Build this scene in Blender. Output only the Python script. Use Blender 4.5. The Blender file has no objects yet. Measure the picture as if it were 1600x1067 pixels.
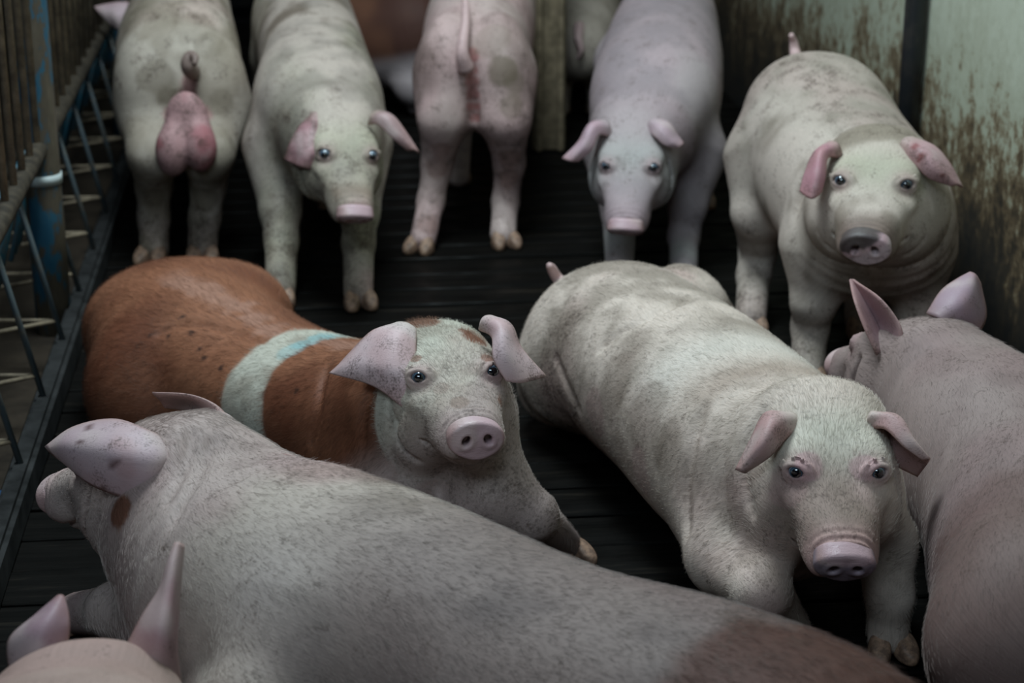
import bpy, bmesh, math
import numpy as np

C = bpy.context.scene.collection
rng = np.random.default_rng(7)

# ------------------------------------------------------------------ camera
F = 3000.0                       # focal length in pixels of the 1600x1067 frame
H = 1.5                          # eye height
TH = math.radians(19.3)
ST, CT = math.sin(TH), math.cos(TH)
CAM = np.array([0.0, 0.0, H])
cd = bpy.data.cameras.new('camera')
cam = bpy.data.objects.new('camera', cd)
C.objects.link(cam)
cam.location = CAM
cam.rotation_euler = (math.pi / 2 - TH, 0, 0)
cd.sensor_width = 36.0
cd.lens = F * 36.0 / 1600.0
cd.dof.use_dof = True
cd.dof.focus_distance = 3.02
cd.dof.aperture_fstop = 4.2
bpy.context.scene.camera = cam

# ------------------------------------------------------------------ world, lights, exposure
world = bpy.data.worlds.new('barn_air')
bpy.context.scene.world = world
world.use_nodes = True
bg = world.node_tree.nodes['Background']
bg.inputs['Color'].default_value = (0.50, 0.72, 1.0, 1)
bg.inputs['Strength'].default_value = 0.012


def area(name, loc, target, size, size_y, power, color):
    l = bpy.data.lights.new(name, 'AREA')
    l.shape = 'RECTANGLE'
    l.size, l.size_y = size, size_y
    l.energy = power
    l.color = color
    o = bpy.data.objects.new(name, l)
    C.objects.link(o)
    o.location = loc
    d = np.array(target, float) - np.array(loc, float)
    from mathutils import Vector
    o.rotation_euler = Vector(d).to_track_quat('-Z', 'Y').to_euler()
    return o


# daylight through the open side of the barn behind the camera and the roof openings
side = area('open_side_daylight', (-0.9, -0.6, 3.5), (0, 4.5, 0.25), 2.6, 1.0, 12, (0.68, 0.87, 1.0))
side.data.spread = math.radians(75)
area('roof_opening_daylight', (-0.35, 3.95, 3.3), (0.0, 3.85, 0), 1.5, 0.9, 100, (0.78, 0.94, 1.0))
vs = bpy.context.scene.view_settings
vs.view_transform = 'Standard'
vs.look = 'None'
vs.exposure = 0.30
vs.gamma = 1.0
vs.use_curve_mapping = False
bpy.context.scene.cycles.max_bounces = 6


# ------------------------------------------------------------------ measuring helpers
def cdir(px, py):
    u = (px - 800.0) / F
    v = (py - 533.5) / F
    return np.array([u, CT - v * ST, -ST - v * CT])


def W(px, py, t):
    """point seen at a spot of the frame, t metres along the optical axis"""
    return CAM + t * cdir(px, py)


def FL(px, py, z=0.0):
    """point of the horizontal plane at height z seen at a spot of the frame"""
    d = cdir(px, py)
    return CAM + d * ((z - H) / d[2])


def nrm(v):
    v = np.asarray(v, float)
    return v / (np.linalg.norm(v) + 1e-12)


# ------------------------------------------------------------------ noise
def _h(ix, iy, iz, seed):
    n = (ix * 374761393 + iy * 668265263 + iz * 1274126177 + seed * 144665) & 0x7fffffff
    n = ((n ^ (n >> 13)) * 1274126177) & 0x7fffffff
    return ((n ^ (n >> 16)) & 0xffff) / 65535.0


def vnoise(P, seed=0):
    P = P + 100.0
    i = np.floor(P).astype(np.int64)
    f = P - i
    f = f * f * (3 - 2 * f)
    r = 0
    for dx in (0, 1):
        for dy in (0, 1):
            for dz in (0, 1):
                w = (f[:, 0] if dx else 1 - f[:, 0]) * (f[:, 1] if dy else 1 - f[:, 1]) * (f[:, 2] if dz else 1 - f[:, 2])
                r = r + w * _h(i[:, 0] + dx, i[:, 1] + dy, i[:, 2] + dz, seed)
    return r


def fbm(P, scale, seed=0, octs=3):
    r, a, tot = 0, 1.0, 0
    for k in range(octs):
        r = r + a * vnoise(P * scale * (2 ** k), seed + k * 17)
        tot += a
        a *= 0.5
    return r / tot


def sstep(a, b, x):
    t = np.clip((x - a) / (b - a), 0, 1)
    return t * t * (3 - 2 * t)


def mix(c0, c1, f):
    return c0 * (1 - f[:, None]) + np.asarray(c1, float)[None, :] * f[:, None]


# ------------------------------------------------------------------ signed distance pieces
def smin(a, b, k):
    h = np.clip(0.5 + 0.5 * (b - a) / k, 0, 1)
    return b * (1 - h) + a * h - k * h * (1 - h)


def smax(a, b, k):
    return -smin(-a, -b, k)


def catmull(P, n):
    P = np.asarray(P, float)
    m = len(P)
    t = np.linspace(0, m - 1, n)
    i = np.clip(t.astype(int), 0, m - 2)
    f = (t - i)[:, None]
    g = lambda j: np.where((j < 0)[:, None], 2 * P[0] - P[min(1, m - 1)], np.where((j > m - 1)[:, None], 2 * P[-1] - P[-2], P[np.clip(j, 0, m - 1)]))
    p0, p1, p2, p3 = g(i - 1), g(i), g(i + 1), g(i + 2)
    return 0.5 * (2 * p1 + (p2 - p0) * f + (2 * p0 - 5 * p1 + 4 * p2 - p3) * f ** 2 + (3 * p1 - p0 - 3 * p2 + p3) * f ** 3)


class Sweep:
    """a tube of elliptical section along a curved axis: half width w, half height above hu and below hd"""

    def __init__(self, pts, w, hu, hd, up, n=26, expo=2.2, cap0=0.1, cap1=0.1, capexp=2.0):
        rows = np.column_stack([np.asarray(pts, float), w, hu, hd])
        rows = catmull(rows, n)
        self.P = rows[:, :3]
        self.R = rows[:, 3:6]
        T = np.gradient(self.P, axis=0)
        self.T = T / np.linalg.norm(T, axis=1)[:, None]
        up = np.asarray(up, float)
        if up.ndim == 1:
            up = np.tile(up, (n, 1))
        else:
            up = catmull(up, n)
        S = np.cross(self.T, up)
        self.S = S / np.linalg.norm(S, axis=1)[:, None]
        self.U = np.cross(self.S, self.T)
        self.L = np.concatenate([[0], np.cumsum(np.linalg.norm(np.diff(self.P, axis=0), axis=1))])
        self.expo, self.cap0, self.cap1, self.capexp = expo, cap0, cap1, capexp

    def locate(self, X):
        N = len(X)
        best = np.full(N, 1e9)
        bi = np.zeros(N, int)
        bf = np.zeros(N)
        for i in range(len(self.P) - 1):
            a = self.P[i]
            ab = self.P[i + 1] - a
            q = X - a
            f = np.clip(q @ ab / (ab @ ab), 0, 1)
            d = q - f[:, None] * ab
            dd = np.einsum('ij,ij->i', d, d)
            m = dd < best
            best[m] = dd[m]
            bi[m] = i
            bf[m] = f[m]
        return bi, bf

    def coords(self, X):
        i, f = self.locate(X)
        f_ = f[:, None]
        lerp = lambda A: A[i] * (1 - f_) + A[i + 1] * f_
        c = lerp(self.P)
        S, U, T, R = lerp(self.S), lerp(self.U), lerp(self.T), lerp(self.R)
        q = X - c
        a = np.einsum('ij,ij->i', q, S)
        b = np.einsum('ij,ij->i', q, U)
        l = np.einsum('ij,ij->i', q, T)
        s = self.L[i] * (1 - f) + self.L[i + 1] * f
        return s, a, b, l, R, T

    def d(self, X):
        s, a, b, l, R, T = self.coords(X)
        hb = np.where(b > 0, R[:, 1], R[:, 2])
        e = self.expo
        r = (np.abs(a / R[:, 0]) ** e + np.abs(b / hb) ** e) ** (1 / e)
        tot = self.L[-1]
        lo = np.where(s < 1e-6, np.minimum(l, 0), 0)
        hi = np.where(s > tot - 1e-6, np.maximum(l, 0), 0)
        cl = lo + hi
        ce = np.where(lo < 0, self.cap0, self.cap1)
        p = self.capexp
        r3 = (r ** p + np.abs(cl / ce) ** p) ** (1 / p)
        q = np.sqrt(a * a + b * b + cl * cl) + 1e-9
        return q * (1 - 1 / np.maximum(r3, 1e-4))


def d_chain(X, pts, rad, k=0.02):
    """tapering limb through joints"""
    out = None
    for i in range(len(pts) - 1):
        a, b = np.asarray(pts[i]), np.asarray(pts[i + 1])
        ab = b - a
        q = X - a
        f = np.clip(q @ ab / (ab @ ab), 0, 1)
        d = np.linalg.norm(q - f[:, None] * ab, axis=1) - (rad[i] * (1 - f) + rad[i + 1] * f)
        out = d if out is None else smin(out, d, k)
    return out


def d_ell(X, c, M, r):
    """ellipsoid; rows of M are its axes"""
    q = (X - c) @ np.asarray(M).T
    r = np.asarray(r, float)
    k0 = np.linalg.norm(q / r, axis=1)
    n = np.linalg.norm(q, axis=1) + 1e-9
    return n * (1 - 1 / np.maximum(k0, 1e-4))


# ------------------------------------------------------------------ surface of a distance field
def surface_nets(sdf, lo, hi, vox):
    lo = np.asarray(lo, float)
    B = 4
    n = np.ceil((np.asarray(hi) - lo) / vox / B).astype(int) + 1
    nb = n
    N = nb * B
    bx = [lo[k] + (np.arange(nb[k]) + 0.5) * B * vox - 0.5 * vox for k in range(3)]
    G = np.stack(np.meshgrid(*bx, indexing='ij'), -1).reshape(-1, 3)
    dc = sdf(G)
    near = (np.abs(dc) < B * vox * 1.9).reshape(nb)
    D = np.repeat(np.repeat(np.repeat(dc.reshape(nb), B, 0), B, 1), B, 2)
    mask = np.repeat(np.repeat(np.repeat(near, B, 0), B, 1), B, 2)
    idx = np.argwhere(mask)
    D[mask] = sdf(lo + idx * vox)
    sg = D < 0
    cs = sg[:-1, :-1, :-1].astype(np.int8)
    acc = np.zeros(cs.shape, np.int8)
    for dx in (0, 1):
        for dy in (0, 1):
            for dz in (0, 1):
                acc += sg[dx:N[0] - 1 + dx, dy:N[1] - 1 + dy, dz:N[2] - 1 + dz]
    act = (acc > 0) & (acc < 8)
    cells = np.argwhere(act)
    vid = np.full(cs.shape, -1, np.int64)
    vid[act] = np.arange(len(cells))
    corners = [(i, j, k) for i in (0, 1) for j in (0, 1) for k in (0, 1)]
    val = {c: D[cells[:, 0] + c[0], cells[:, 1] + c[1], cells[:, 2] + c[2]] for c in corners}
    s = np.zeros((len(cells), 3))
    cnt = np.zeros(len(cells))
    for c in corners:
        for ax in range(3):
            if c[ax] == 0:
                e = list(c)
                e[ax] = 1
                a, b = val[c], val[tuple(e)]
                m = (a < 0) != (b < 0)
                f = np.where(m, a / np.where(m, a - b, 1), 0)
                p = np.array(c, float)[None, :].repeat(len(cells), 0)
                p[:, ax] = f
                s += p * m[:, None]
                cnt += m
    V = lo + (cells + s / cnt[:, None]) * vox
    faces = []
    for ax in range(3):
        u, v = (ax + 1) % 3, (ax + 2) % 3
        sl0 = [slice(None)] * 3
        sl1 = [slice(None)] * 3
        sl0[ax] = slice(0, -1)
        sl1[ax] = slice(1, None)
        ch = sg[tuple(sl0)] != sg[tuple(sl1)]
        e = np.argwhere(ch)
        ok = (e[:, u] > 0) & (e[:, v] > 0) & (e[:, u] < N[u] - 1) & (e[:, v] < N[v] - 1)
        e = e[ok]
        ins = sg[e[:, 0], e[:, 1], e[:, 2]]
        quad = []
        for (du, dv) in ((-1, -1), (0, -1), (0, 0), (-1, 0)):
            q = e.copy()
            q[:, u] += du
            q[:, v] += dv
            quad.append(vid[q[:, 0], q[:, 1], q[:, 2]])
        Q = np.stack(quad, 1)
        Q[~ins] = Q[~ins][:, ::-1]
        faces.append(Q)
    Fc = np.concatenate(faces)
    Fc = Fc[(Fc >= 0).all(1)]
    return V, Fc


def project(sdf, V, it=2, lim=0.01):
    e = 0.0012
    for _ in range(it):
        d = sdf(V)
        g = np.stack([sdf(V + np.eye(3)[k] * e) - d for k in range(3)], 1) / e
        g2 = np.maximum((g * g).sum(1), 0.15)
        st = np.clip(d / g2, -lim, lim)
        V = V - st[:, None] * g
    return V


def grad(sdf, V, e=0.002):
    g = np.stack([sdf(V + np.eye(3)[k] * e) - sdf(V - np.eye(3)[k] * e) for k in range(3)], 1)
    return g / (np.linalg.norm(g, axis=1)[:, None] + 1e-12)


# ------------------------------------------------------------------ meshes and objects
def new_mesh(name, V, Fc, smooth=True):
    me = bpy.data.meshes.new(name)
    V = np.asarray(V, np.float32)
    if isinstance(Fc, np.ndarray):
        k = Fc.shape[1]
        me.vertices.add(len(V))
        me.vertices.foreach_set('co', V.ravel())
        me.loops.add(Fc.size)
        me.loops.foreach_set('vertex_index', Fc.astype(np.int32).ravel())
        me.polygons.add(len(Fc))
        me.polygons.foreach_set('loop_start', np.arange(0, Fc.size, k, dtype=np.int32))
        me.update(calc_edges=True)
    else:
        me.from_pydata([tuple(map(float, v)) for v in V], [], Fc)
        me.update()
    if smooth:
        me.polygons.foreach_set('use_smooth', np.ones(len(me.polygons), bool))
    return me


def link(name, me, mat=None, parent=None):
    o = bpy.data.objects.new(name, me)
    C.objects.link(o)
    if mat is not None:
        me.materials.append(mat)
    if parent is not None:
        o.parent = parent
    return o


def tag(o, label, cat, group=None):
    o['label'] = label
    o['category'] = cat
    if group:
        o['group'] = group


def verts_of(me):
    a = np.zeros(len(me.vertices) * 3, np.float32)
    me.vertices.foreach_get('co', a)
    return a.reshape(-1, 3).astype(float)


def set_col(me, col, flow=None, dirt=None):
    a = me.attributes.new('Col', 'FLOAT_COLOR', 'POINT')
    c4 = np.ones((len(col), 4), np.float32)
    c4[:, :3] = np.clip(col, 0, 1)
    a.data.foreach_set('color', c4.ravel())
    if flow is None:
        flow = verts_of(me) * np.array([0.4, 1, 1])
    b = me.attributes.new('flow', 'FLOAT_VECTOR', 'POINT')
    b.data.foreach_set('vector', np.asarray(flow, np.float32).ravel())
    if dirt is None:
        dirt = np.full(len(col), 0.3)
    c = me.attributes.new('dirt', 'FLOAT', 'POINT')
    c.data.foreach_set('value', np.asarray(dirt, np.float32))


def box_mesh(name, sx, sy, sz, bev=0.004, seg=1):
    bm = bmesh.new()
    bmesh.ops.create_cube(bm, size=1)
    for v in bm.verts:
        v.co = (v.co.x * sx, v.co.y * sy, v.co.z * sz)
    if bev:
        bmesh.ops.bevel(bm, geom=bm.edges[:], offset=bev, segments=seg, affect='EDGES')
    me = bpy.data.meshes.new(name)
    bm.to_mesh(me)
    bm.free()
    return me


def tube_arrays(pts, rad, seg=10, n=None):
    pts = np.asarray(pts, float)
    rad = np.asarray(rad, float) if np.ndim(rad) else np.full(len(pts), rad)
    if n:
        r = catmull(np.column_stack([pts, rad]), n)
        pts, rad = r[:, :3], r[:, 3]
    T = np.gradient(pts, axis=0)
    T /= np.linalg.norm(T, axis=1)[:, None]
    up = np.array([0, 0, 1.0]) if abs(T[0, 2]) < 0.9 else np.array([1.0, 0, 0])
    V, Fc = [], []
    S = nrm(np.cross(T[0], up))
    for i in range(len(pts)):
        S = nrm(S - T[i] * (S @ T[i]))
        U = np.cross(S, T[i])
        for k in range(seg):
            a = 2 * math.pi * k / seg
            V.append(pts[i] + rad[i] * (math.cos(a) * S + math.sin(a) * U))
    m = len(pts)
    for i in range(m - 1):
        for k in range(seg):
            k2 = (k + 1) % seg
            Fc.append((i * seg + k, i * seg + k2, (i + 1) * seg + k2, (i + 1) * seg + k))
    Fc.append(tuple(range(seg - 1, -1, -1)))
    Fc.append(tuple((m - 1) * seg + k for k in range(seg)))
    return np.array(V), Fc


def tube(name, pts, rad, mat, parent=None, seg=10, n=None):
    V, Fc = tube_arrays(pts, rad, seg, n)
    return link(name, new_mesh(name, V, Fc), mat, parent)


# ------------------------------------------------------------------ materials
def mat_new(name):
    m = bpy.data.materials.new(name)
    m.use_nodes = True
    nt = m.node_tree
    b = nt.nodes['Principled BSDF']
    return m, nt, b


def N(nt, kind, **kw):
    n = nt.nodes.new(kind)
    for k, v in kw.items():
        if k in n.inputs:
            n.inputs[k].default_value = v
        else:
            setattr(n, k, v)
    return n


def ramp(nt, stops):
    r = nt.nodes.new('ShaderNodeValToRGB')
    e = r.color_ramp.elements
    while len(e) < len(stops):
        e.new(0.5)
    for i, (p, c) in enumerate(stops):
        e[i].position = p
        e[i].color = (*c, 1) if len(c) == 3 else c
    return r


def skin_material(name, rough=0.6, streak=0.22, spec=0.22, bump=0.28, sss=0.0, fleck=170.0):
    m, nt, b = mat_new(name)
    L = nt.links.new
    col = N(nt, 'ShaderNodeAttribute', attribute_name='Col')
    flow = N(nt, 'ShaderNodeAttribute', attribute_name='flow')
    dirt = N(nt, 'ShaderNodeAttribute', attribute_name='dirt')
    geo = N(nt, 'ShaderNodeTexCoord')
    mp = N(nt, 'ShaderNodeMapping')
    mp.inputs['Scale'].default_value = (60, 620, 620)
    L(flow.outputs['Vector'], mp.inputs['Vector'])
    hn = N(nt, 'ShaderNodeTexNoise', Scale=1.0, Detail=3.0, Roughness=0.6)
    hn.inputs['Distortion'].default_value = 0.6
    L(mp.outputs['Vector'], hn.inputs['Vector'])
    rs = ramp(nt, [(0.25, (1 - streak,) * 3), (0.5, (1, 1, 1)), (0.75, (1 + 0.6 * streak,) * 3)])
    rs.color_ramp.interpolation = 'LINEAR'
    L(hn.outputs['Fac'], rs.inputs['Fac'])
    mul = N(nt, 'ShaderNodeMix', data_type='RGBA', blend_type='MULTIPLY')
    mul.inputs[0].default_value = 1.0
    L(col.outputs['Color'], mul.inputs[6])
    L(rs.outputs['Color'], mul.inputs[7])
    # grime: fine flecks and soft smears weighted by the dirt attribute
    n1 = N(nt, 'ShaderNodeTexNoise', Scale=fleck, Detail=2.0, Roughness=0.5)
    L(geo.outputs['Object'], n1.inputs['Vector'])
    n2 = N(nt, 'ShaderNodeTexNoise', Scale=24.0, Detail=4.0, Roughness=0.65)
    L(geo.outputs['Object'], n2.inputs['Vector'])
    mm = N(nt, 'ShaderNodeMath', operation='MULTIPLY')
    L(n1.outputs['Fac'], mm.inputs[0])
    mm.inputs[1].default_value = 0.42
    m2 = N(nt, 'ShaderNodeMath', operation='MULTIPLY_ADD')
    L(n2.outputs['Fac'], m2.inputs[0])
    m2.inputs[1].default_value = 0.58
    L(mm.outputs[0], m2.inputs[2])
    ad = N(nt, 'ShaderNodeMath', operation='MULTIPLY_ADD')
    L(dirt.outputs['Fac'], ad.inputs[0])
    ad.inputs[1].default_value = 0.14
    L(m2.outputs[0], ad.inputs[2])
    rd = ramp(nt, [(0.585, (0, 0, 0)), (0.76, (1, 1, 1))])
    L(ad.outputs[0], rd.inputs['Fac'])
    md = N(nt, 'ShaderNodeMath', operation='MULTIPLY')
    L(rd.outputs['Color'], md.inputs[0])
    md.inputs[1].default_value = 0.8
    mx = N(nt, 'ShaderNodeMix', data_type='RGBA')
    L(md.outputs[0], mx.inputs[0])
    L(mul.outputs[2], mx.inputs[6])
    mx.inputs[7].default_value = (0.06, 0.037, 0.027, 1)
    L(mx.outputs[2], b.inputs['Base Color'])
    b.inputs['Roughness'].default_value = rough
    b.inputs['Specular IOR Level'].default_value = spec
    if sss:
        b.inputs['Subsurface Weight'].default_value = sss
        b.inputs['Subsurface Radius'].default_value = (1.0, 0.35, 0.2)
        b.inputs['Subsurface Scale'].default_value = 0.006
    n3 = N(nt, 'ShaderNodeTexNoise', Scale=130.0, Detail=3.0)
    L(geo.outputs['Object'], n3.inputs['Vector'])
    sm = N(nt, 'ShaderNodeMath', operation='MULTIPLY_ADD')
    L(n3.outputs['Fac'], sm.inputs[0])
    sm.inputs[1].default_value = 0.5
    L(hn.outputs['Fac'], sm.inputs[2])
    bp = N(nt, 'ShaderNodeBump', Strength=bump, Distance=0.0025)
    L(sm.outputs[0], bp.inputs['Height'])
    L(bp.outputs['Normal'], b.inputs['Normal'])
    return m


def plain(name, color, rough=0.6, spec=0.4, metal=0.0, noise=0.0, nscale=30.0, c2=None, lo=0.4, hi=0.6):
    m, nt, b = mat_new(name)
    b.inputs['Base Color'].default_value = (*color, 1)
    b.inputs['Roughness'].default_value = rough
    b.inputs['Specular IOR Level'].default_value = spec
    b.inputs['Metallic'].default_value = metal
    if c2 is not None:
        tc = N(nt, 'ShaderNodeTexCoord')
        n = N(nt, 'ShaderNodeTexNoise', Scale=nscale, Detail=5.0, Roughness=0.65)
        nt.links.new(tc.outputs['Object'], n.inputs['Vector'])
        r = ramp(nt, [(lo, color), (hi, c2)])
        nt.links.new(n.outputs['Fac'], r.inputs['Fac'])
        nt.links.new(r.outputs['Color'], b.inputs['Base Color'])
        bp = N(nt, 'ShaderNodeBump', Strength=0.4, Distance=0.002)
        nt.links.new(n.outputs['Fac'], bp.inputs['Height'])
        nt.links.new(bp.outputs['Normal'], b.inputs['Normal'])
    return m


M_SKIN = skin_material('bristled_pig_skin')
M_EAR = skin_material('pig_ear_skin', rough=0.5, streak=0.08, spec=0.3, bump=0.25, fleck=300.0)
M_SNOUT = skin_material('moist_snout_skin', rough=0.34, streak=0.08, spec=0.4, bump=0.45)
M_HOOF = plain('hoof_horn', (0.34, 0.21, 0.14), 0.55, c2=(0.14, 0.085, 0.06), nscale=60)


def eye_material():
    m, nt, b = mat_new('glossy_eye')
    tc = N(nt, 'ShaderNodeTexCoord')
    sp = N(nt, 'ShaderNodeSeparateXYZ')
    nt.links.new(tc.outputs['Object'], sp.inputs[0])
    r = ramp(nt, [(0.0, (0.24, 0.31, 0.38)), (0.50, (0.20, 0.28, 0.36)), (0.60, (0.03, 0.05, 0.08)), (0.74, (0.05, 0.09, 0.13)), (0.84, (0.004, 0.004, 0.006)), (1.0, (0.004, 0.004, 0.006))])  # pale bluish sclera, brightened to carry a reflection in the colour
    nt.links.new(sp.outputs['Z'], r.inputs['Fac'])
    nt.links.new(r.outputs['Color'], b.inputs['Base Color'])
    b.inputs['Roughness'].default_value = 0.05
    b.inputs['Specular IOR Level'].default_value = 0.8
    b.inputs['Coat Weight'].default_value = 1.0
    b.inputs['Coat Roughness'].default_value = 0.02
    return m


M_EYE = eye_material()


def hair_material():
    m, nt, b = mat_new('bristles')
    a = N(nt, 'ShaderNodeAttribute', attribute_name='hcol')
    nt.links.new(a.outputs['Color'], b.inputs['Base Color'])
    b.inputs['Roughness'].default_value = 0.45
    b.inputs['Specular IOR Level'].default_value = 0.3
    return m


M_HAIR = hair_material()

# ------------------------------------------------------------------ barn setting (its own axes, turned 6 degrees from the camera)
BA = math.radians(6.1)
ALONG = np.array([-math.sin(BA), math.cos(BA), 0])
ACROSS = np.array([math.cos(BA), math.sin(BA), 0])
KERB0 = np.array([-0.86, 2.93, 0])          # a point of the pen edge on the left
WALL0 = np.array([1.12, 4.1, 0])            # a point of the right wall's foot


def barn(a, b, z=0.0):
    """a metres along the barn from the camera's foot, b metres right of the pen edge"""
    base = KERB0 + ALONG * (a - KERB0 @ ALONG)
    p = base + ACROSS * b
    return np.array([p[0], p[1], z])


PENW = float((WALL0 - KERB0) @ ACROSS)


def wood_material():
    m, nt, b = mat_new('wet_dark_timber')
    tc = N(nt, 'ShaderNodeTexCoord')
    mp = N(nt, 'ShaderNodeMapping')
    mp.inputs['Scale'].default_value = (3, 40, 40)
    nt.links.new(tc.outputs['Object'], mp.inputs['Vector'])
    oi = N(nt, 'ShaderNodeObjectInfo')
    ad = N(nt, 'ShaderNodeVectorMath', operation='ADD')
    nt.links.new(mp.outputs['Vector'], ad.inputs[0])
    ml = N(nt, 'ShaderNodeMath', operation='MULTIPLY')
    ml.inputs[1].default_value = 60
    nt.links.new(oi.outputs['Random'], ml.inputs[0])
    nt.links.new(ml.outputs[0], ad.inputs[1])
    n = N(nt, 'ShaderNodeTexNoise', Scale=1.0, Detail=5.0, Roughness=0.7)
    nt.links.new(ad.outputs[0], n.inputs['Vector'])
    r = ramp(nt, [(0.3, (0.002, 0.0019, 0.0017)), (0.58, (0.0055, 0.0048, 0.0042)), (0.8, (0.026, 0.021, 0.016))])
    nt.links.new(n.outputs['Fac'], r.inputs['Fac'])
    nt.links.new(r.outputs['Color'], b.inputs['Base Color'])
    n2 = N(nt, 'ShaderNodeTexNoise', Scale=7.0, Detail=4.0)
    nt.links.new(tc.outputs['Object'], n2.inputs['Vector'])
    rr = ramp(nt, [(0.35, (0.35,) * 3), (0.65, (0.75,) * 3)])
    nt.links.new(n2.outputs['Fac'], rr.inputs['Fac'])
    nt.links.new(rr.outputs['Color'], b.inputs['Roughness'])
    b.inputs['Specular IOR Level'].default_value = 0.05
    bp = N(nt, 'ShaderNodeBump', Strength=0.6, Distance=0.004)
    nt.links.new(n.outputs['Fac'], bp.inputs['Height'])
    nt.links.new(bp.outputs['Normal'], b.inputs['Normal'])
    return m


M_WOOD = wood_material()


def wall_material():
    m, nt, b = mat_new('stained_painted_wall')
    L = nt.links.new
    tc = N(nt, 'ShaderNodeTexCoord')
    sp = N(nt, 'ShaderNodeSeparateXYZ')
    L(tc.outputs['Object'], sp.inputs[0])
    mp = N(nt, 'ShaderNodeMapping')
    mp.inputs['Scale'].default_value = (9, 9, 4)
    L(tc.outputs['Object'], mp.inputs['Vector'])
    n1 = N(nt, 'ShaderNodeTexNoise', Scale=1.0, Detail=8.0, Roughness=0.72)
    L(mp.outputs['Vector'], n1.inputs['Vector'])
    n2 = N(nt, 'ShaderNodeTexNoise', Scale=30.0, Detail=6.0, Roughness=0.75)
    L(tc.outputs['Object'], n2.inputs['Vector'])
    # height + noise decides paint, brown splash, black grime
    s1 = N(nt, 'ShaderNodeMath', operation='MULTIPLY_ADD')
    L(n1.outputs['Fac'], s1.inputs[0])
    s1.inputs[1].default_value = 0.9
    L(sp.outputs['Z'], s1.inputs[2])
    s2 = N(nt, 'ShaderNodeMath', operation='MULTIPLY_ADD')
    L(n2.outputs['Fac'], s2.inputs[0])
    s2.inputs[1].default_value = 0.8
    L(s1.outputs[0], s2.inputs[2])
    s3 = N(nt, 'ShaderNodeMath', operation='MULTIPLY')
    L(s2.outputs[0], s3.inputs[0])
    s3.inputs[1].default_value = 0.6
    r = ramp(nt, [(0.50, (0.010, 0.009, 0.008)), (0.66, (0.035, 0.025, 0.015)), (0.745, (0.12, 0.08, 0.042)), (0.79, (0.22, 0.18, 0.115)), (0.84, (0.36, 0.365, 0.275)), (1.0, (0.44, 0.455, 0.36))])
    L(s3.outputs[0], r.inputs['Fac'])
    L(r.outputs['Color'], b.inputs['Base Color'])
    b.inputs['Roughness'].default_value = 0.65
    bp = N(nt, 'ShaderNodeBump', Strength=0.5, Distance=0.004)
    L(s2.outputs[0], bp.inputs['Height'])
    L(bp.outputs['Normal'], b.inputs['Normal'])
    return m


M_WALL = wall_material()


def place(o, p, ang=BA):
    o.location = p
    o.rotation_euler = (0, 0, ang)


# floor: a dark pit slab with timber slats lying on it
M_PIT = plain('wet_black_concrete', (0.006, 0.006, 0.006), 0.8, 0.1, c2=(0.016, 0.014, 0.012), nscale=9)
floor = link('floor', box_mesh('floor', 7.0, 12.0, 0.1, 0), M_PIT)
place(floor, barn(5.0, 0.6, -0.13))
floor['kind'] = 'structure'
slat_mesh = box_mesh('slat', PENW + 0.02, 0.123, 0.036, 0.003, 1)
slat_mesh.materials.append(M_WOOD)
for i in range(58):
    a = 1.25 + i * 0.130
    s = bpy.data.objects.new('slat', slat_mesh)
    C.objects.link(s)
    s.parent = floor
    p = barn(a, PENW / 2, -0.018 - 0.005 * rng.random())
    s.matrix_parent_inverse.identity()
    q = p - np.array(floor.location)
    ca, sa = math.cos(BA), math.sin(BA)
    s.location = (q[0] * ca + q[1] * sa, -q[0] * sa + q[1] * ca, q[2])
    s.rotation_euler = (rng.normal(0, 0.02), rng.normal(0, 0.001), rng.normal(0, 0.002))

wall = link('wall_right', box_mesh('wall_right', 0.12, 10.0, 2.6, 0), M_WALL)
place(wall, barn(5.5, PENW + 0.06, 1.3))
# the wall's object axes start at its foot so that the stain height reads in metres
wall.data.transform(__import__('mathutils').Matrix.Translation((0, 0, 1.3)))
wall.location.z = 0.0
wall['kind'] = 'structure'
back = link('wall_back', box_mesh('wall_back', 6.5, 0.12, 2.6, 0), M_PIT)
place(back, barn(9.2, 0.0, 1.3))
back['kind'] = 'structure'

# black steel pipe against the right wall
M_PIPE = plain('black_steel', (0.010, 0.011, 0.013), 0.4, 0.5, c2=(0.03, 0.026, 0.022), nscale=25, lo=0.5, hi=0.75)
pp = barn(float(np.array([1.0, 4.81, 0]) @ ALONG), PENW - 0.035)
pipe = tube('wall_pipe', [(pp[0], pp[1], z) for z in (0, 0.6, 1.2, 1.9, 2.5)], 0.026, M_PIPE, seg=20)
tag(pipe, 'black vertical steel pipe against the stained right wall', 'pipe')
for z in (0.9, 2.2):
    ring = link('pipe_clamp', box_mesh('pipe_clamp', 0.09, 0.066, 0.03, 0.006), M_PIPE, pipe)
    place(ring, (pp[0] + 0.01, pp[1], z))

# timber post in the rear of the pen
M_POST = plain('muddy_timber', (0.09, 0.07, 0.045), 0.8, 0.2, c2=(0.24, 0.185, 0.12), nscale=22, lo=0.35, hi=0.7)
b0 = FL(856, 236)
post = bpy.data.objects.new('pen_post', box_mesh('pen_post', 0.105, 0.09, 2.0, 0.006))
C.objects.link(post)
post.data.materials.append(M_POST)
place(post, (b0[0], b0[1] + 0.05, 1.0))
tag(post, 'mud covered square timber post behind the pig with a raised tail', 'post')
for k in (-1, 1):
    pl = link('batten', box_mesh('batten', 0.02, 0.02, 2.0, 0.004), M_POST, post)
    pl.location = (0.035 * k, -0.052, 0.0)

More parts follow.
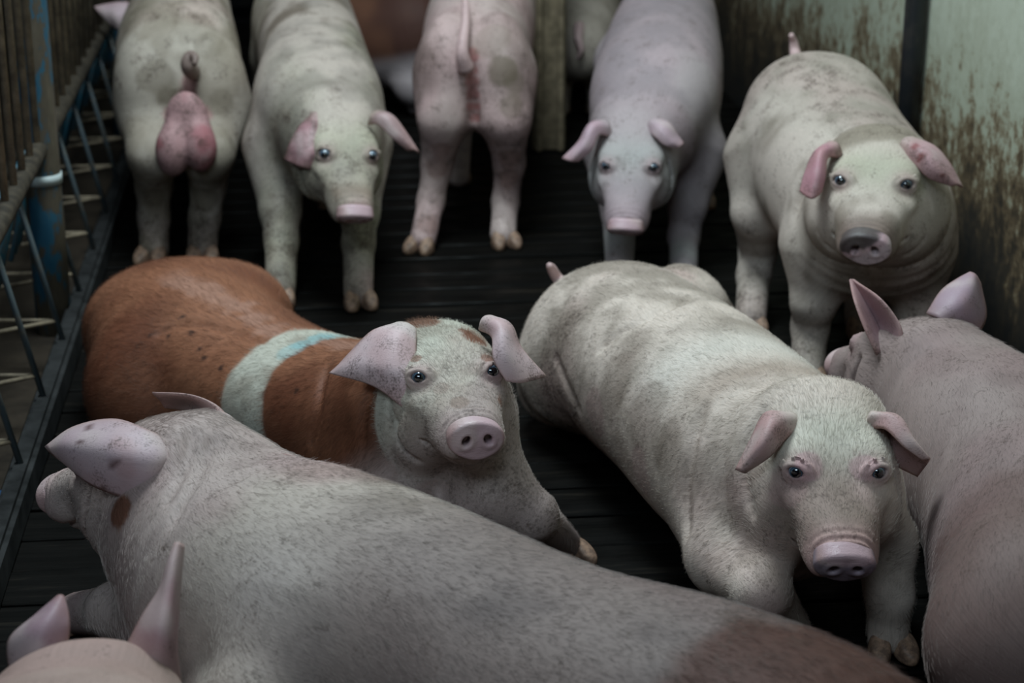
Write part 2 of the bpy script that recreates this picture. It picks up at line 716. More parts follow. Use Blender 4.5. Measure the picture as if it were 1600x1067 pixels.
# kerb of the pen on the left
M_KERB = plain('grimy_kerb', (0.009, 0.009, 0.009), 0.75, 0.12, c2=(0.036, 0.036, 0.036), nscale=14, lo=0.35, hi=0.75)
kerb = link('trim_1', box_mesh('trim_1', 0.045, 9.0, 0.075, 0.010, 2), M_KERB)
place(kerb, barn(5.4, -0.03, 0.03))
kerb['kind'] = 'structure'


# ------------------------------------------------------------------ the fence on the left
def paint_material():
    m, nt, b = mat_new('rusted_blue_paint')
    L = nt.links.new
    tc = N(nt, 'ShaderNodeTexCoord')
    mp = N(nt, 'ShaderNodeMapping')
    mp.inputs['Scale'].default_value = (14, 14, 5)
    L(tc.outputs['Object'], mp.inputs['Vector'])
    n = N(nt, 'ShaderNodeTexNoise', Scale=1.0, Detail=6.0, Roughness=0.65)
    L(mp.outputs['Vector'], n.inputs['Vector'])
    r = ramp(nt, [(0.40, (0.012, 0.075, 0.13)), (0.46, (0.02, 0.09, 0.14)), (0.49, (0.07, 0.055, 0.038)), (0.75, (0.14, 0.115, 0.08))])
    L(n.outputs['Fac'], r.inputs['Fac'])
    L(r.outputs['Color'], b.inputs['Base Color'])
    b.inputs['Roughness'].default_value = 0.55
    bp = N(nt, 'ShaderNodeBump', Strength=0.5, Distance=0.003)
    L(n.outputs['Fac'], bp.inputs['Height'])
    L(bp.outputs['Normal'], b.inputs['Normal'])
    return m


M_BLUE = paint_material()
M_RUST = plain('dung_caked_bar', (0.02, 0.016, 0.012), 0.75, 0.2, c2=(0.065, 0.051, 0.036), nscale=30, lo=0.35, hi=0.7)
M_BAR = plain('rust_brown_bar', (0.13, 0.10, 0.07), 0.7, 0.3, c2=(0.30, 0.235, 0.16), nscale=26, lo=0.35, hi=0.7)
M_ROD = plain('worn_steel_rod', (0.075, 0.095, 0.105), 0.4, 0.5, metal=0.3, c2=(0.15, 0.125, 0.095), nscale=28, lo=0.5, hi=0.75)
M_TEAL = plain('blue_painted_rod', (0.03, 0.14, 0.20), 0.5, 0.4, c2=(0.09, 0.13, 0.15), nscale=30)
aP = float(FL(86, 515) @ ALONG)            # the post's distance along the barn
FB = float((FL(86, 515) - KERB0) @ ACROSS)  # fence line left of the pen edge
fence = bpy.data.objects.new('pen_fence', None)
C.objects.link(fence)
fence.location = barn(aP, FB)
tag(fence, 'rusty barred pen fence with blue posts and slanting feeder rods', 'fence')
bpy.context.view_layer.update()


def fpart(name, pts, rad, mat, seg=8):
    off = np.array(fence.location)
    o = tube(name, np.asarray(pts) - off, rad, mat, fence, seg)
    return o


for a in (aP, aP + 2.1, aP + 4.2):
    po = fpart('post', [barn(a, FB, z) for z in (-0.05, 0.3, 0.7, 1.2, 1.9)], 0.043, M_BLUE, 16)
for z in (0.45, 1.85):
    fpart('rail', [barn(a, FB, z) for a in (2.0, 4.5, 7.0, 9.0)], 0.022, M_RUST, 10)
a = 2.6
while a < 8.6:
    fpart('bar', [barn(a, FB, z) for z in (0.46, 1.2, 1.84)], 0.0085, M_BAR, 8)
    a += 0.13
# slanting rods down to the kerb, each held by a pair of spreaders, and short blue uprights behind
for k in range(11):
    a = float(FL(125, 490) @ ALONG) - 1.11 + k * 0.36
    top, foot = barn(a + 0.02, FB - 0.03, 0.43), barn(a, -0.03, 0.06)
    fpart('feeder_rod', [top, (top + foot) / 2, foot], 0.0068, M_ROD, 8)
    hold = top + (foot - top) * 0.86
    for dz in (-0.17, 0.17):
        fpart('spreader', [hold, barn(a + dz * 0.6, -0.36, 0.09)], 0.0050, M_BAR, 8)
    for da in (0.10, 0.17, 0.24):
        fpart('upright', [barn(a + da, FB - 0.12, 0.12), barn(a + da, FB - 0.03, 0.45)], 0.007, M_TEAL, 8)
fpart('rear_rail', [barn(a, -0.34, 0.12) for a in (2.0, 5.0, 8.5)], 0.012, M_RUST, 8)
cl = fpart('post_clamp', [barn(aP, FB, z) for z in (0.365, 0.388)], 0.046, plain('worn_white_clamp', (0.45, 0.5, 0.5), 0.5), 16)

M_AISLE = plain('muddy_aisle', (0.014, 0.010, 0.007), 0.8, 0.15, c2=(0.04, 0.029, 0.020), nscale=8, lo=0.35, hi=0.7)
aisle = link('trim_2', box_mesh('trim_2', 2.2, 9.0, 0.06, 0), M_AISLE)
place(aisle, barn(5.4, -1.18, -0.035))
aisle['kind'] = 'structure'

# blue plastic drinker pipe lying behind the kerb
M_PLASTIC = plain('blue_plastic', (0.006, 0.045, 0.12), 0.4, 0.4)
bl = tube('blue_hose', [FL(-25, 800, 0.022), FL(0, 785, 0.022), FL(16, 778, 0.022), FL(30, 750, 0.022)], [0.022, 0.022, 0.02, 0.014], M_PLASTIC, seg=14, n=14)
tag(bl, 'short blue plastic hose end lying behind the kerb', 'hose')


# ------------------------------------------------------------------ pigs
PALE = np.array([0.58, 0.475, 0.41])
PINK = np.array([0.50, 0.29, 0.28])
GREY = np.array([0.20, 0.155, 0.12])
GINGER = np.array([0.155, 0.057, 0.030])
WHITE = np.array([0.47, 0.44, 0.37])
HOOFS = None


def hoof_mesh():
    ax = np.eye(3)

    def sdf(X):
        d = d_ell(X, np.array([0, 0.006, 0.012]), ax, (0.017, 0.034, 0.032))
        d = smax(d, -X[:, 2], 0.004)
        d = smax(d, X[:, 2] * 0.85 + X[:, 1] * 0.5 - 0.034, 0.006)
        return d
    V, Q = surface_nets(sdf, (-0.03, -0.045, -0.012), (0.03, 0.055, 0.06), 0.004)
    V = project(sdf, V, 2)
    me = new_mesh('hoof', V, Q)
    me.materials.append(M_HOOF)
    return me


HOOF = hoof_mesh()
SPH = None


def eye_mesh():
    bm = bmesh.new()
    bmesh.ops.create_uvsphere(bm, u_segments=24, v_segments=16, radius=1.0)
    me = bpy.data.meshes.new('eye')
    bm.to_mesh(me)
    bm.free()
    me.polygons.foreach_set('use_smooth', np.ones(len(me.polygons), bool))
    me.materials.append(M_EYE)
    return me


EYE = eye_mesh()

HEAD_C = np.array([-0.22, 0.0, 0.18, 0.36, 0.50, 0.64, 0.78, 0.88, 0.94])
HEAD_W = np.array([0.094, 0.098, 0.096, 0.087, 0.077, 0.065, 0.054, 0.046, 0.042])
HEAD_U = np.array([0.080, 0.085, 0.080, 0.066, 0.054, 0.045, 0.040, 0.037, 0.036])
HEAD_D = np.array([0.105, 0.112, 0.110, 0.102, 0.090, 0.074, 0.058, 0.044, 0.036])


def ear_mesh(rows, thick=0.0035):
    """rows of (x, y, t) control points from root to tip -> closed thin solid"""
    G = np.array([[W(*p) for p in r] for r in rows])
    nu, nv = 26, 18
    A = np.stack([catmull(G[:, j], nu) for j in range(G.shape[1])], 1)
    A = np.stack([catmull(A[i], nv) for i in range(nu)], 0)
    # round the corners of the tip end
    du = np.gradient(A, axis=0)
    dv = np.gradient(A, axis=1)
    n = np.cross(du, dv)
    n /= np.linalg.norm(n, axis=2)[:, :, None] + 1e-9
    u = np.linspace(0, 1, nu)[:, None]
    v = np.linspace(-1, 1, nv)[None, :]
    th = (thick * (1.7 - 1.0 * u) * np.sqrt(np.clip(1 - (np.abs(v) ** 6) * 0.85, 0, 1)))[:, :, None]
    top, bot = A + n * th, A - n * th
    V = np.concatenate([top.reshape(-1, 3), bot.reshape(-1, 3)])
    Fc = []
    o = nu * nv
    for i in range(nu - 1):
        for j in range(nv - 1):
            a, b, c, d = i * nv + j, (i + 1) * nv + j, (i + 1) * nv + j + 1, i * nv + j + 1
            Fc.append((a, b, c, d))
            Fc.append((o + d, o + c, o + b, o + a))
    for i in range(nu - 1):
        a, b = i * nv, (i + 1) * nv
        Fc.append((a, a + o, b + o, b))
        a, b = i * nv + nv - 1, (i + 1) * nv + nv - 1
        Fc.append((b, b + o, a + o, a))
    for j in range(nv - 1):
        a, b = j, j + 1
        Fc.append((b, b + o, a + o, a))
        a, b = (nu - 1) * nv + j, (nu - 1) * nv + j + 1
        Fc.append((a, a + o, b + o, b))
    me = new_mesh('ear', V, Fc)
    bm = bmesh.new()
    bm.from_mesh(me)
    bmesh.ops.recalc_face_normals(bm, faces=bm.faces)
    bm.to_mesh(me)
    bm.free()
    uu = np.tile(np.repeat(np.linspace(0, 1, nu), nv), 2)
    vv = np.tile(np.tile(np.linspace(-1, 1, nv), nu), 2)
    return me, uu, vv


class Pig:
    def __init__(self, name, label, torso, head, hs=1.0, up=(0, 0, 1), head_up=(0, 0, 1), expo=2.2,
                 caps=(0.12, 0.10), vox=0.0075, sub=True, kneck=0.07, kleg=0.05, seed=0, disc_tilt=0.15):
        self.name, self.label, self.vox, self.sub, self.seed = name, label, vox, sub, seed
        self.hs, self.kneck, self.kleg = hs, kneck, kleg
        pts = [W(*r[:3]) for r in torso]
        self.torso = Sweep(pts, [r[3] for r in torso], [r[4] for r in torso], [r[5] for r in torso], up, 30, expo, caps[0], caps[1])
        self.h0 = W(*head[0])
        self.h1 = W(*head[1])
        f = self.h1 - self.h0
        self.HL = np.linalg.norm(f)
        f = f / self.HL
        r = nrm(np.cross(f, np.asarray(head_up, float)))
        u = np.cross(r, f)
        self.hf, self.hr, self.hu = f, r, u
        self.disc_n = nrm(f - disc_tilt * u)
        self.headS = Sweep([self.h0 + f * c * self.HL for c in HEAD_C], HEAD_W * hs, HEAD_U * hs, HEAD_D * hs, u, 26, 2.35, 0.06, 0.008)
        self.legs, self.bulges, self.grooves, self.ears, self.tails, self.blobs = [], [], [], [], [], []
        self.hoofs, self.cuts = [], []
        self.eyes = []
        self.hair = 0
        self.colour = None
        self.grime = 0.45
        self.tone = 1.0
        self.tail_col = (0.50, 0.34, 0.33)

    def hl(self, r, u, c):
        return self.h0 + self.hf * c * self.HL + self.hr * r * self.hs + self.hu * u * self.hs

    def leg(self, pts, rad, k=None, toe=None):
        self.legs.append((np.array(pts), rad, k or self.kleg))
        if toe is not None:
            self.hoofs.append((np.array(pts[-1]), np.array(toe, float), rad[-1]))

    def bulge(self, c, r, k=0.06, axes=None):
        self.bulges.append((np.array(c), np.eye(3) if axes is None else axes, np.array(r, float), k))

    def hit(self, px):
        """points of the coat measured at spots of the frame"""
        D = np.array([cdir(*q) for q in px])
        t = np.full(len(px), 1.3)
        for _ in range(70):
            t = t + 0.75 * self.body(CAM + D * t[:, None])
        return CAM + D * t[:, None]

    def cut(self, px, r=0.004, k=0.018):
        P = catmull(self.hit(px), max(6, 3 * len(px)))
        rr = np.full(len(P), r)
        rr[0] = rr[-1] = r * 0.2
        self.cuts.append((P, rr, k))

    def spot(self, x, y, r, col, st=0.8):
        self.blobs.append((self.hit([(x, y)])[0], r, np.array(col, float), st))

    def base(self, X):
        d = self.body(X)
        for P, rr, k in self.cuts:
            near = ((X - P.mean(0)) ** 2).sum(1) < (np.linalg.norm(P - P.mean(0), axis=1).max() + 0.06) ** 2
            if near.any():
                d = d.copy()
                d[near] = smax(d[near], -d_chain(X[near], P, rr, 0.004), k)
        return d

    def body(self, X):
        d = self.torso.d(X)
        # soft folds round the neck and flank
        if self.grooves:
            s, a, b, l, R, T = self.torso.coords(X)
            for (s0, sig, dep, side) in self.grooves:
                wgt = np.exp(-((s - s0 + 0.10 * b) / sig) ** 2) * (1 if side == 0 else np.clip(side * a / R[:, 0] + 0.3, 0, 1))
                d = d + dep * wgt
        for (c, M, r, k) in self.bulges:
            d = smin(d, d_ell(X, c, M, r), k)
        for pts, rad, k in self.legs:
            d = smin(d, d_chain(X, pts, rad), k)
        return smin(d, self.headd(X), self.kneck)

    def headd(self, X):
        hs = self.hs
        M = np.stack([self.hr, self.hu, self.hf])
        d = self.headS.d(X)
        for sgn in (-1, 1):
            d = smin(d, d_ell(X, self.hl(sgn * 0.058, -0.052, 0.22), M, (0.056 * hs, 0.066 * hs, 0.085 * hs)), 0.045)   # jowl
            d = smin(d, d_ell(X, self.hl(sgn * 0.052, 0.050, 0.30), M, (0.026 * hs, 0.018 * hs, 0.036 * hs)), 0.03)     # brow
            d = smin(d, d_ell(X, self.hl(sgn * 0.030, -0.018, 0.80), M, (0.026 * hs, 0.026 * hs, 0.05 * hs)), 0.02)     # muzzle side
            # fold that runs down the cheek behind the eye and the bag below it
            fold = [self.hl(sgn * 0.088, 0.020, 0.24), self.hl(sgn * 0.098, -0.015, 0.30), self.hl(sgn * 0.092, -0.060, 0.42), self.hl(sgn * 0.070, -0.088, 0.50)]
            d = smax(d, -d_chain(X, fold, [0.003 * hs, 0.006 * hs, 0.006 * hs, 0.003 * hs], 0.004), 0.016)
            d = smin(d, d_ell(X, self.hl(sgn * 0.062, 0.014, 0.47), M, (0.014 * hs, 0.008 * hs, 0.022 * hs)), 0.018)
            # mouth line
            path = [self.hl(0, -0.052, 0.95), self.hl(sgn * 0.030, -0.044, 0.88), self.hl(sgn * 0.052, -0.046, 0.70), self.hl(sgn * 0.066, -0.036, 0.54)]
            d = smax(d, -d_chain(X, path, [0.004 * hs] * 4, 0.004), 0.008)
        d = smin(d, d_ell(X, self.hl(0, -0.050, 0.76), M, (0.030 * hs, 0.016 * hs, 0.036 * hs)), 0.02)                 # chin
        # creases over the muzzle
        q = X - self.h0
        c = (q @ self.hf) / self.HL
        u = (q @ self.hu) / hs
        win = np.exp(-((c - 0.90) / 0.055) ** 2) * np.clip(u / 0.03, 0, 1)
        d = d - 0.0022 * np.sin(c * self.HL / 0.016 * 2 * math.pi) * win
        return d

    def place_eyes(self):
        for sgn in (-1, 1):
            p0 = self.hl(0, 0.0, 0.40)
            dr = nrm(self.hr * sgn * 0.58 + self.hu * 0.50 + self.hf * 0.10)
            tt = np.linspace(0.02, 0.14, 300) * self.hs
            X = p0 + tt[:, None] * dr
            d = self.base(X)
            k = np.argmax(d > 0)
            p = X[k]
            n = nrm(grad(self.base, p[None])[0] * 0.9 + self.hf * 0.35)
            self.eyes.append((p - n * 0.0085 * self.hs, n))

    def sdf(self, X):
        d = self.base(X)
        e = self.hs
        for (c, n) in self.eyes:
            q = X - c
            ln = q @ n
            rr = nrm(np.cross(self.hu, n))
            uu = np.cross(n, rr)
            a, b = q @ rr, q @ uu
            near = (q * q).sum(1) < (0.05 * e) ** 2
            if not near.any():
                continue
            a, b, ln, dn = a[near], b[near], ln[near], d[near]
            # shallow socket, soft lids with a heavier upper fold, then the slit between them
            sock = np.sqrt(a ** 2 + b ** 2 + ((ln - 0.030 * e) * 1.0) ** 2) - 0.0255 * e
            dn = smax(dn, -sock, 0.016 * e)
            tube_r = (0.0032 + 0.0016 * sstep(-0.004, 0.008, b / e)) * e
            ring = np.sqrt((np.sqrt((a / 1.28) ** 2 + (b * 1.15) ** 2) - 0.0118 * e) ** 2 + (ln - 0.0062 * e) ** 2) - tube_r
            dn = smin(dn, ring, 0.010 * e)
            fold = np.sqrt((np.sqrt((a / 1.25) ** 2 + (b * 1.05 - 0.002 * e) ** 2) - 0.0205 * e) ** 2 + (ln - 0.0035 * e) ** 2) - 0.0018 * e
            dn = smin(dn, fold, 0.008 * e)
            slit = np.sqrt((a / 1.18) ** 2 + (b * 1.65) ** 2 + ((ln - 0.012 * e) * 0.70) ** 2) - 0.0105 * e
            dn = smax(dn, -slit, 0.004 * e)
            d = d.copy()
            d[near] = dn
        return d

    def build(self):
        sd = self.seed
        self.place_eyes()
        allp = [self.torso.P - self.torso.R.max() - 0.05, self.torso.P + self.torso.R.max() + 0.05, self.h0[None] - 0.16, self.h0[None] + 0.16, self.h1[None] - 0.1, self.h1[None] + 0.1]
        for pts, rad, k in self.legs:
            allp += [pts - 0.12, pts + 0.12]
        A = np.concatenate(allp)
        V, Q = surface_nets(self.sdf, A.min(0), A.max(0), self.vox)
        V = project(self.sdf, V, 1)
        me = new_mesh(self.name, V, Q)
        if self.sub:
            q = V - self.h0
            c = (q @ self.hf) / self.HL
            hd = (np.linalg.norm(q - (q @ self.hf)[:, None] * self.hf, axis=1) < 0.17 * self.hs) & (c > -0.1) & (c < 1.2)
            for rep in range(self.sub):
                bm = bmesh.new()
                bm.from_mesh(me)
                bm.verts.ensure_lookup_table()
                if rep == 1:
                    V = verts_of(me)
                    hd = np.zeros(len(V), bool)
                    for (ec, n) in self.eyes:
                        hd |= np.linalg.norm(V - ec, axis=1) < 0.034
                ed = [e for e in bm.edges if hd[e.verts[0].index] and hd[e.verts[1].index]]
                bmesh.ops.subdivide_edges(bm, edges=ed, cuts=1, use_grid_fill=True)
                bm.to_mesh(me)
                bm.free()
        V = project(self.sdf, verts_of(me), 2)
        me.vertices.foreach_set('co', V.astype(np.float32).ravel())
        me.polygons.foreach_set('use_smooth', np.ones(len(me.polygons), bool))
        me.update()
        root = link(self.name, me, M_SKIN)
        tag(root, self.label, 'pig')
        self.root = root
        # ---- coat
        s, a, b, l, R, T = self.torso.coords(V)
        ht = self.headd(V)
        tt = self.torso.d(V)
        headness = sstep(0.02, -0.03, ht - tt)
        q = V - self.h0
        hc = (q @ self.hf) / self.HL
        hr, hu = (q @ self.hr) / self.hs, (q @ self.hu) / self.hs
        topness = b / np.sqrt(a * a + b * b + 1e-9)
        n1, n2, n3 = fbm(V, 3.5, sd), fbm(V, 11, sd + 5), fbm(V, 30, sd + 9)
        col = np.tile(PALE, (len(V), 1))
        col = mix(col, PINK, 0.55 * sstep(0.48, 0.66, n1))
        col = mix(col, GREY, 0.60 * sstep(0.46, 0.68, n1 * 0.35 + n2 * 0.4 + n3 * 0.25))
        n4 = fbm(V * np.array([1, 1, 0.55]), 7.0, sd + 31, 4)
        grime = sstep(0.51, 0.64, n4)
        col = mix(col, np.array([0.17, 0.125, 0.09]), self.grime * grime)
        info = dict(V=V, s=s, L=self.torso.L[-1], a=a, b=b, R=R, top=topness, head=headness, hc=hc, hr=hr, hu=hu, n1=n1, n2=n2, n3=n3)
        # face: pinker muzzle and eyelids
        col = mix(col, PALE * 1.08, headness * 0.5 * sstep(0.55, 0.2, hc))
        col = mix(col, PINK * 0.95, headness * 0.55 * sstep(0.72, 0.95, hc))
        dirt = 0.25 + 0.5 * sstep(0.45, 0.7, n1) + 0.3 * sstep(0.22, 0.05, V[:, 2])
        if self.colour:
            col, dirt = self.colour(info, col, dirt)
        for (c, n) in self.eyes:
            de = np.linalg.norm(V - c, axis=1) / self.hs
            col = mix(col, np.array([0.38, 0.21, 0.22]), 0.75 * np.exp(-(de / 0.024) ** 2))
            col = mix(col, np.array([0.07, 0.04, 0.04]), 0.8 * np.exp(-(de / 0.0145) ** 4))
            dirt = dirt * (1 - np.exp(-(de / 0.03) ** 4))
        for (p, r, cc, st) in self.blobs:
            dd = np.linalg.norm(V - p, axis=1) / r + 0.55 * (n3 - 0.5) + 0.5 * (n2 - 0.5)
            col = mix(col, cc, st * sstep(1.05, 0.8, dd))
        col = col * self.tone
        flow = np.stack([s + 0.02 * n2, np.arctan2(a, b) * 0.2, np.zeros(len(V))], 1)
        fh = np.stack([hc * self.HL, hr + hu * 0.3, hu * 0.6], 1)
        flow = np.where((headness > 0.5)[:, None], fh, flow)
        set_col(me, col, flow, dirt)
        # ---- parts
        for (c, n) in self.eyes:
            o = link('eye', EYE, None, root)
            o.location = c + n * 0.0005
            o.scale = (0.0125 * self.hs,) * 3
            from mathutils import Vector
            look = nrm(n * 0.75 + self.hf * 0.35 + np.array([0, -0.35, 0.1]))
            o.rotation_euler = Vector(look).to_track_quat('Z', 'Y').to_euler()
        self.build_snout(root)
        for spec in self.ears:
            rows, kw = spec
            em, uu, vv = ear_mesh(rows)
            EV = verts_of(em)
            c = np.tile(np.array(kw.get('col', (0.50, 0.33, 0.34))), (len(EV), 1))
            m1, m2 = fbm(EV, 16, sd + 3), fbm(EV, 55, sd + 4)
            c = mix(c, np.array([0.36, 0.19, 0.18]), 0.4 * sstep(0.5, 0.72, m1))
            c = mix(c, np.array([0.56, 0.46, 0.43]), 0.5 * sstep(0.5, 0.3, m1))
            c = mix(c, col[np.argmin(np.linalg.norm(V - EV.mean(0), axis=1))], 0.5 * sstep(0.25, 0.0, uu))
            Q = EV - CAM
            dep = Q @ np.array([0, CT, -ST])
            qx, qy = 800 + F * Q[:, 0] / dep, 533.5 - F * (Q @ np.array([0, ST, CT])) / dep
            for (x, y, r, *hue) in kw.get('spots', ()):
                c = mix(c, np.array(hue[0] if hue else (0.10, 0.05, 0.05)), 0.9 * sstep(1.1, 0.6, np.hypot(qx - x, qy - y) / r))
            edge = np.maximum(np.abs(vv) ** 8, uu ** 10)
            c = mix(c, np.array([0.30, 0.16, 0.13]), 0.5 * edge)
            set_col(em, c, None, kw.get('dirt', 0.3) + 0.3 * sstep(0.4, 0.65, m1) + 0.3 * edge * 0.5)
            o = link('ear', em, M_EAR, root)
            if 'label' in kw:
                o['label'] = kw['label']
        for pts, rad in self.tails:
            TV, TF = tube_arrays(pts, rad, 12, 22)
            tm = new_mesh('tail', TV, TF)
            set_col(tm, np.tile(np.array(self.tail_col), (len(TV), 1)))
            link('tail', tm, M_EAR, root)
        for (p, toe, r) in self.hoofs:
            toe = nrm(np.array([toe[0], toe[1], 0]))
            side = np.array([toe[1], -toe[0], 0])
            for sgn in (-1, 1):
                o = link('hoof', HOOF, None, root)
                pos = p + side * sgn * 0.020 + toe * 0.020
                o.location = (pos[0], pos[1], 0.0)
                o.rotation_euler = (0, 0, math.atan2(-toe[0], toe[1]) - sgn * 0.16)
                k = max(1.0, 1.15 * r / 0.036)
                o.scale = (k, k, k)
        if self.hair:
            self.grow(root, me, V, col, headness)
        return root

    def build_snout(self, root):
        hs = self.hs
        n = self.disc_n
        r = nrm(np.cross(n, self.hu))
        u = np.cross(r, n)
        c0 = self.h1
        M = np.stack([r, u, n])

        def sdf(Y):
            x, y, z = Y[:, 0], Y[:, 1], Y[:, 2]
            yy = np.where(y > 0, y / 0.92, y * (1.0 + 0.9 * np.abs(x) * 4))
            rr = np.sqrt((x / 1.12) ** 2 + (yy * 1.08) ** 2)
            dr = rr - 0.0415 - 0.10 * np.clip(z, -0.02, 0.01) - 0.0016 * np.sin(2 * np.arctan2(y, x) + 0.4)
            dz = np.abs(z + 0.012 - 0.0045 * np.exp(-(rr / 0.03) ** 2) - 0.003 * (y > 0) * y / 0.04) - 0.017
            k = 0.010
            d = smax(dr, dz, k)
            for sg in (-1, 1):
                a, b = x - sg * 0.0175, y - 0.003
                a2 = a * 0.9 + sg * b * 0.35
                b2 = b * 0.9 - sg * a * 0.35
                rim = np.sqrt((np.sqrt(a2 ** 2 + (b2 * 0.8) ** 2) - 0.0095) ** 2 + (z - 0.006) ** 2) - 0.003
                d = smin(d, rim, 0.008)
                hole = np.sqrt((a2 * 1.15) ** 2 + (b2 * 0.85) ** 2 + ((z - 0.006) * 0.26) ** 2) - 0.0074
                d = smax(d, -hole, 0.005)
            notch = np.sqrt((x * 1.2) ** 2 + (y + 0.044) ** 2 + ((z - 0.006) * 0.6) ** 2) - 0.006
            d = smax(d, -notch, 0.006)
            return d
        vox = 0.0022 if self.sub else 0.004
        V, Q = surface_nets(sdf, (-0.062, -0.058, -0.045), (0.062, 0.058, 0.026), vox)
        V = project(sdf, V, 2, 0.003)
        X = c0 + (V * hs) @ M
        me = new_mesh('snout', X, Q)
        n1, n2 = fbm(X, 45, self.seed), fbm(X, 16, self.seed + 2)
        col = np.tile(np.array([0.50, 0.335, 0.36]), (len(X), 1))
        col = mix(col, np.array([0.56, 0.43, 0.40]), 0.6 * sstep(0.45, 0.65, n2))
        rr = np.sqrt(V[:, 0] ** 2 + V[:, 1] ** 2)
        col = mix(col, np.array([0.30, 0.16, 0.15]), 0.6 * sstep(0.038, 0.046, rr))
        for sg in (-1, 1):
            hd = np.sqrt((V[:, 0] - sg * 0.0175) ** 2 + (V[:, 1] - 0.003) ** 2)
            col = mix(col, np.array([0.05, 0.025, 0.028]), 0.97 * sstep(0.0105, 0.006, hd) * sstep(0.006, 0.0, V[:, 2]))  # nostril holes: recess shade painted in toward the inside
        dirt = np.full(len(X), getattr(self, 'snout_dirt', 0.05)) + 0.2 * sstep(0.036, 0.046, rr)
        if hasattr(self, 'snout_col'):
            col = self.snout_col(X, V, col, n1, n2)
        set_col(me, col, None, dirt)
        link('snout', me, M_SNOUT, root)

    def grow(self, root, me, V, col, headness):
        """short bristles lying along the coat"""
        me.calc_loop_triangles()
        nt = len(me.loop_triangles)
        tri = np.zeros(nt * 3, np.int32)
        me.loop_triangles.foreach_get('vertices', tri)
        tri = tri.reshape(-1, 3)
        p0, p1, p2 = V[tri[:, 0]], V[tri[:, 1]], V[tri[:, 2]]
        cr = np.cross(p1 - p0, p2 - p0)
        ar = np.linalg.norm(cr, axis=1)
        nr = cr / (ar[:, None] + 1e-12)
        hw = headness[tri[:, 0]]
        pr = ar * np.where(nr[:, 2] < -0.35, 0, 1) * (1 + 1.4 * hw)
        g = np.random.default_rng(self.seed + 50)
        pick = g.choice(nt, self.hair, p=pr / pr.sum())
        u, v = g.random(self.hair), g.random(self.hair)
        fl = u + v > 1
        u[fl], v[fl] = 1 - u[fl], 1 - v[fl]
        root_p = p0[pick] + (p1 - p0)[pick] * u[:, None] + (p2 - p0)[pick] * v[:, None]
        nn = nr[pick]
        s, a, b, l, R, T = self.torso.coords(root_p)
        hwp = hw[pick]
        # torso axis runs from rump to head, so hair lies along -T and falls to the sides
        dr = -T * 0.9 + np.array([0, 0, -0.45])[None]
        q = root_p - self.h0
        hrr = (q @ self.hr)
        dh = -self.hf[None] * 0.9 + self.hr[None] * np.clip(hrr / 0.08, -1, 1)[:, None] * 0.5
        dr = dr * (1 - hwp)[:, None] + dh * hwp[:, None]
        dr += g.normal(0, 0.18, dr.shape)
        # whorls
        w = fbm(root_p, 5, self.seed + 70)
        dr += np.cross(dr, nn) * ((w - 0.5) * 1.0)[:, None]
        dr -= nn * np.einsum('ij,ij->i', dr, nn)[:, None]
        dr /= np.linalg.norm(dr, axis=1)[:, None] + 1e-9
        # keep eyes and muzzle clear
        hc = (q @ self.hf) / self.HL
        Ln = (0.008 + 0.008 * g.random(self.hair)) * np.where(hwp > 0.5, np.clip(1.25 - 1.1 * np.clip(hc, 0, 1), 0.15, 1.1), 1.0)
        for (c, n) in self.eyes:
            Ln = np.where(np.linalg.norm(root_p - c, axis=1) < 0.021, 0.002, Ln)
        redc = (col[tri[pick, 0]][:, 0] > 2.2 * col[tri[pick, 0]][:, 2])
        Ln = Ln * np.where(redc, 1.5, 1.0)
        lift = 0.16 + 0.16 * g.random(self.hair)
        pts = np.zeros((self.hair, 4, 3))
        for k, f in enumerate((0, 0.35, 0.7, 1.0)):
            pts[:, k] = root_p + (dr * f + nn * (lift * f * (1.25 - 0.55 * f))[:, None]) * Ln[:, None]
        hd = bpy.data.hair_curves.new('bristles')
        hd.add_curves([4] * self.hair)
        hd.position_data.foreach_set('vector', pts.astype(np.float32).ravel())
        ra = hd.attributes.new('radius', 'FLOAT', 'POINT')
        rad = np.tile(np.array([0.00015, 0.00014, 0.00011, 0.00004]), self.hair).astype(np.float32)
        ra.data.foreach_set('value', rad)
        hc_ = col[tri[pick, 0]]
        lum = hc_.mean(1)
        gray = np.array([0.62, 0.58, 0.50])
        red = (hc_[:, 0] > 2.2 * hc_[:, 2])
        out = hc_ * 0.82 + np.where(red[:, None], np.array([0.52, 0.30, 0.20]), gray) * np.clip(0.15 + 2.0 * lum, 0.2, 1.0)[:, None] * np.where(red, 0.22, 0.20)[:, None]
        out *= (0.85 + 0.3 * g.random(self.hair))[:, None]
        ca = hd.attributes.new('hcol', 'FLOAT_COLOR', 'CURVE')
        c4 = np.ones((self.hair, 4), np.float32)
        c4[:, :3] = np.clip(out, 0, 1)
        ca.data.foreach_set('color', c4.ravel())
        hd.materials.append(M_HAIR)
        o = bpy.data.objects.new('hair', hd)
        C.objects.link(o)
        o.parent = root
        o['kind'] = 'stuff'


def dt(rows, base):
    """adds a base distance to rows of (x, y, offset)"""
    return [[(x, y, base + d) for (x, y, d) in r] for r in rows]


UPZ = (0, 0, 1)

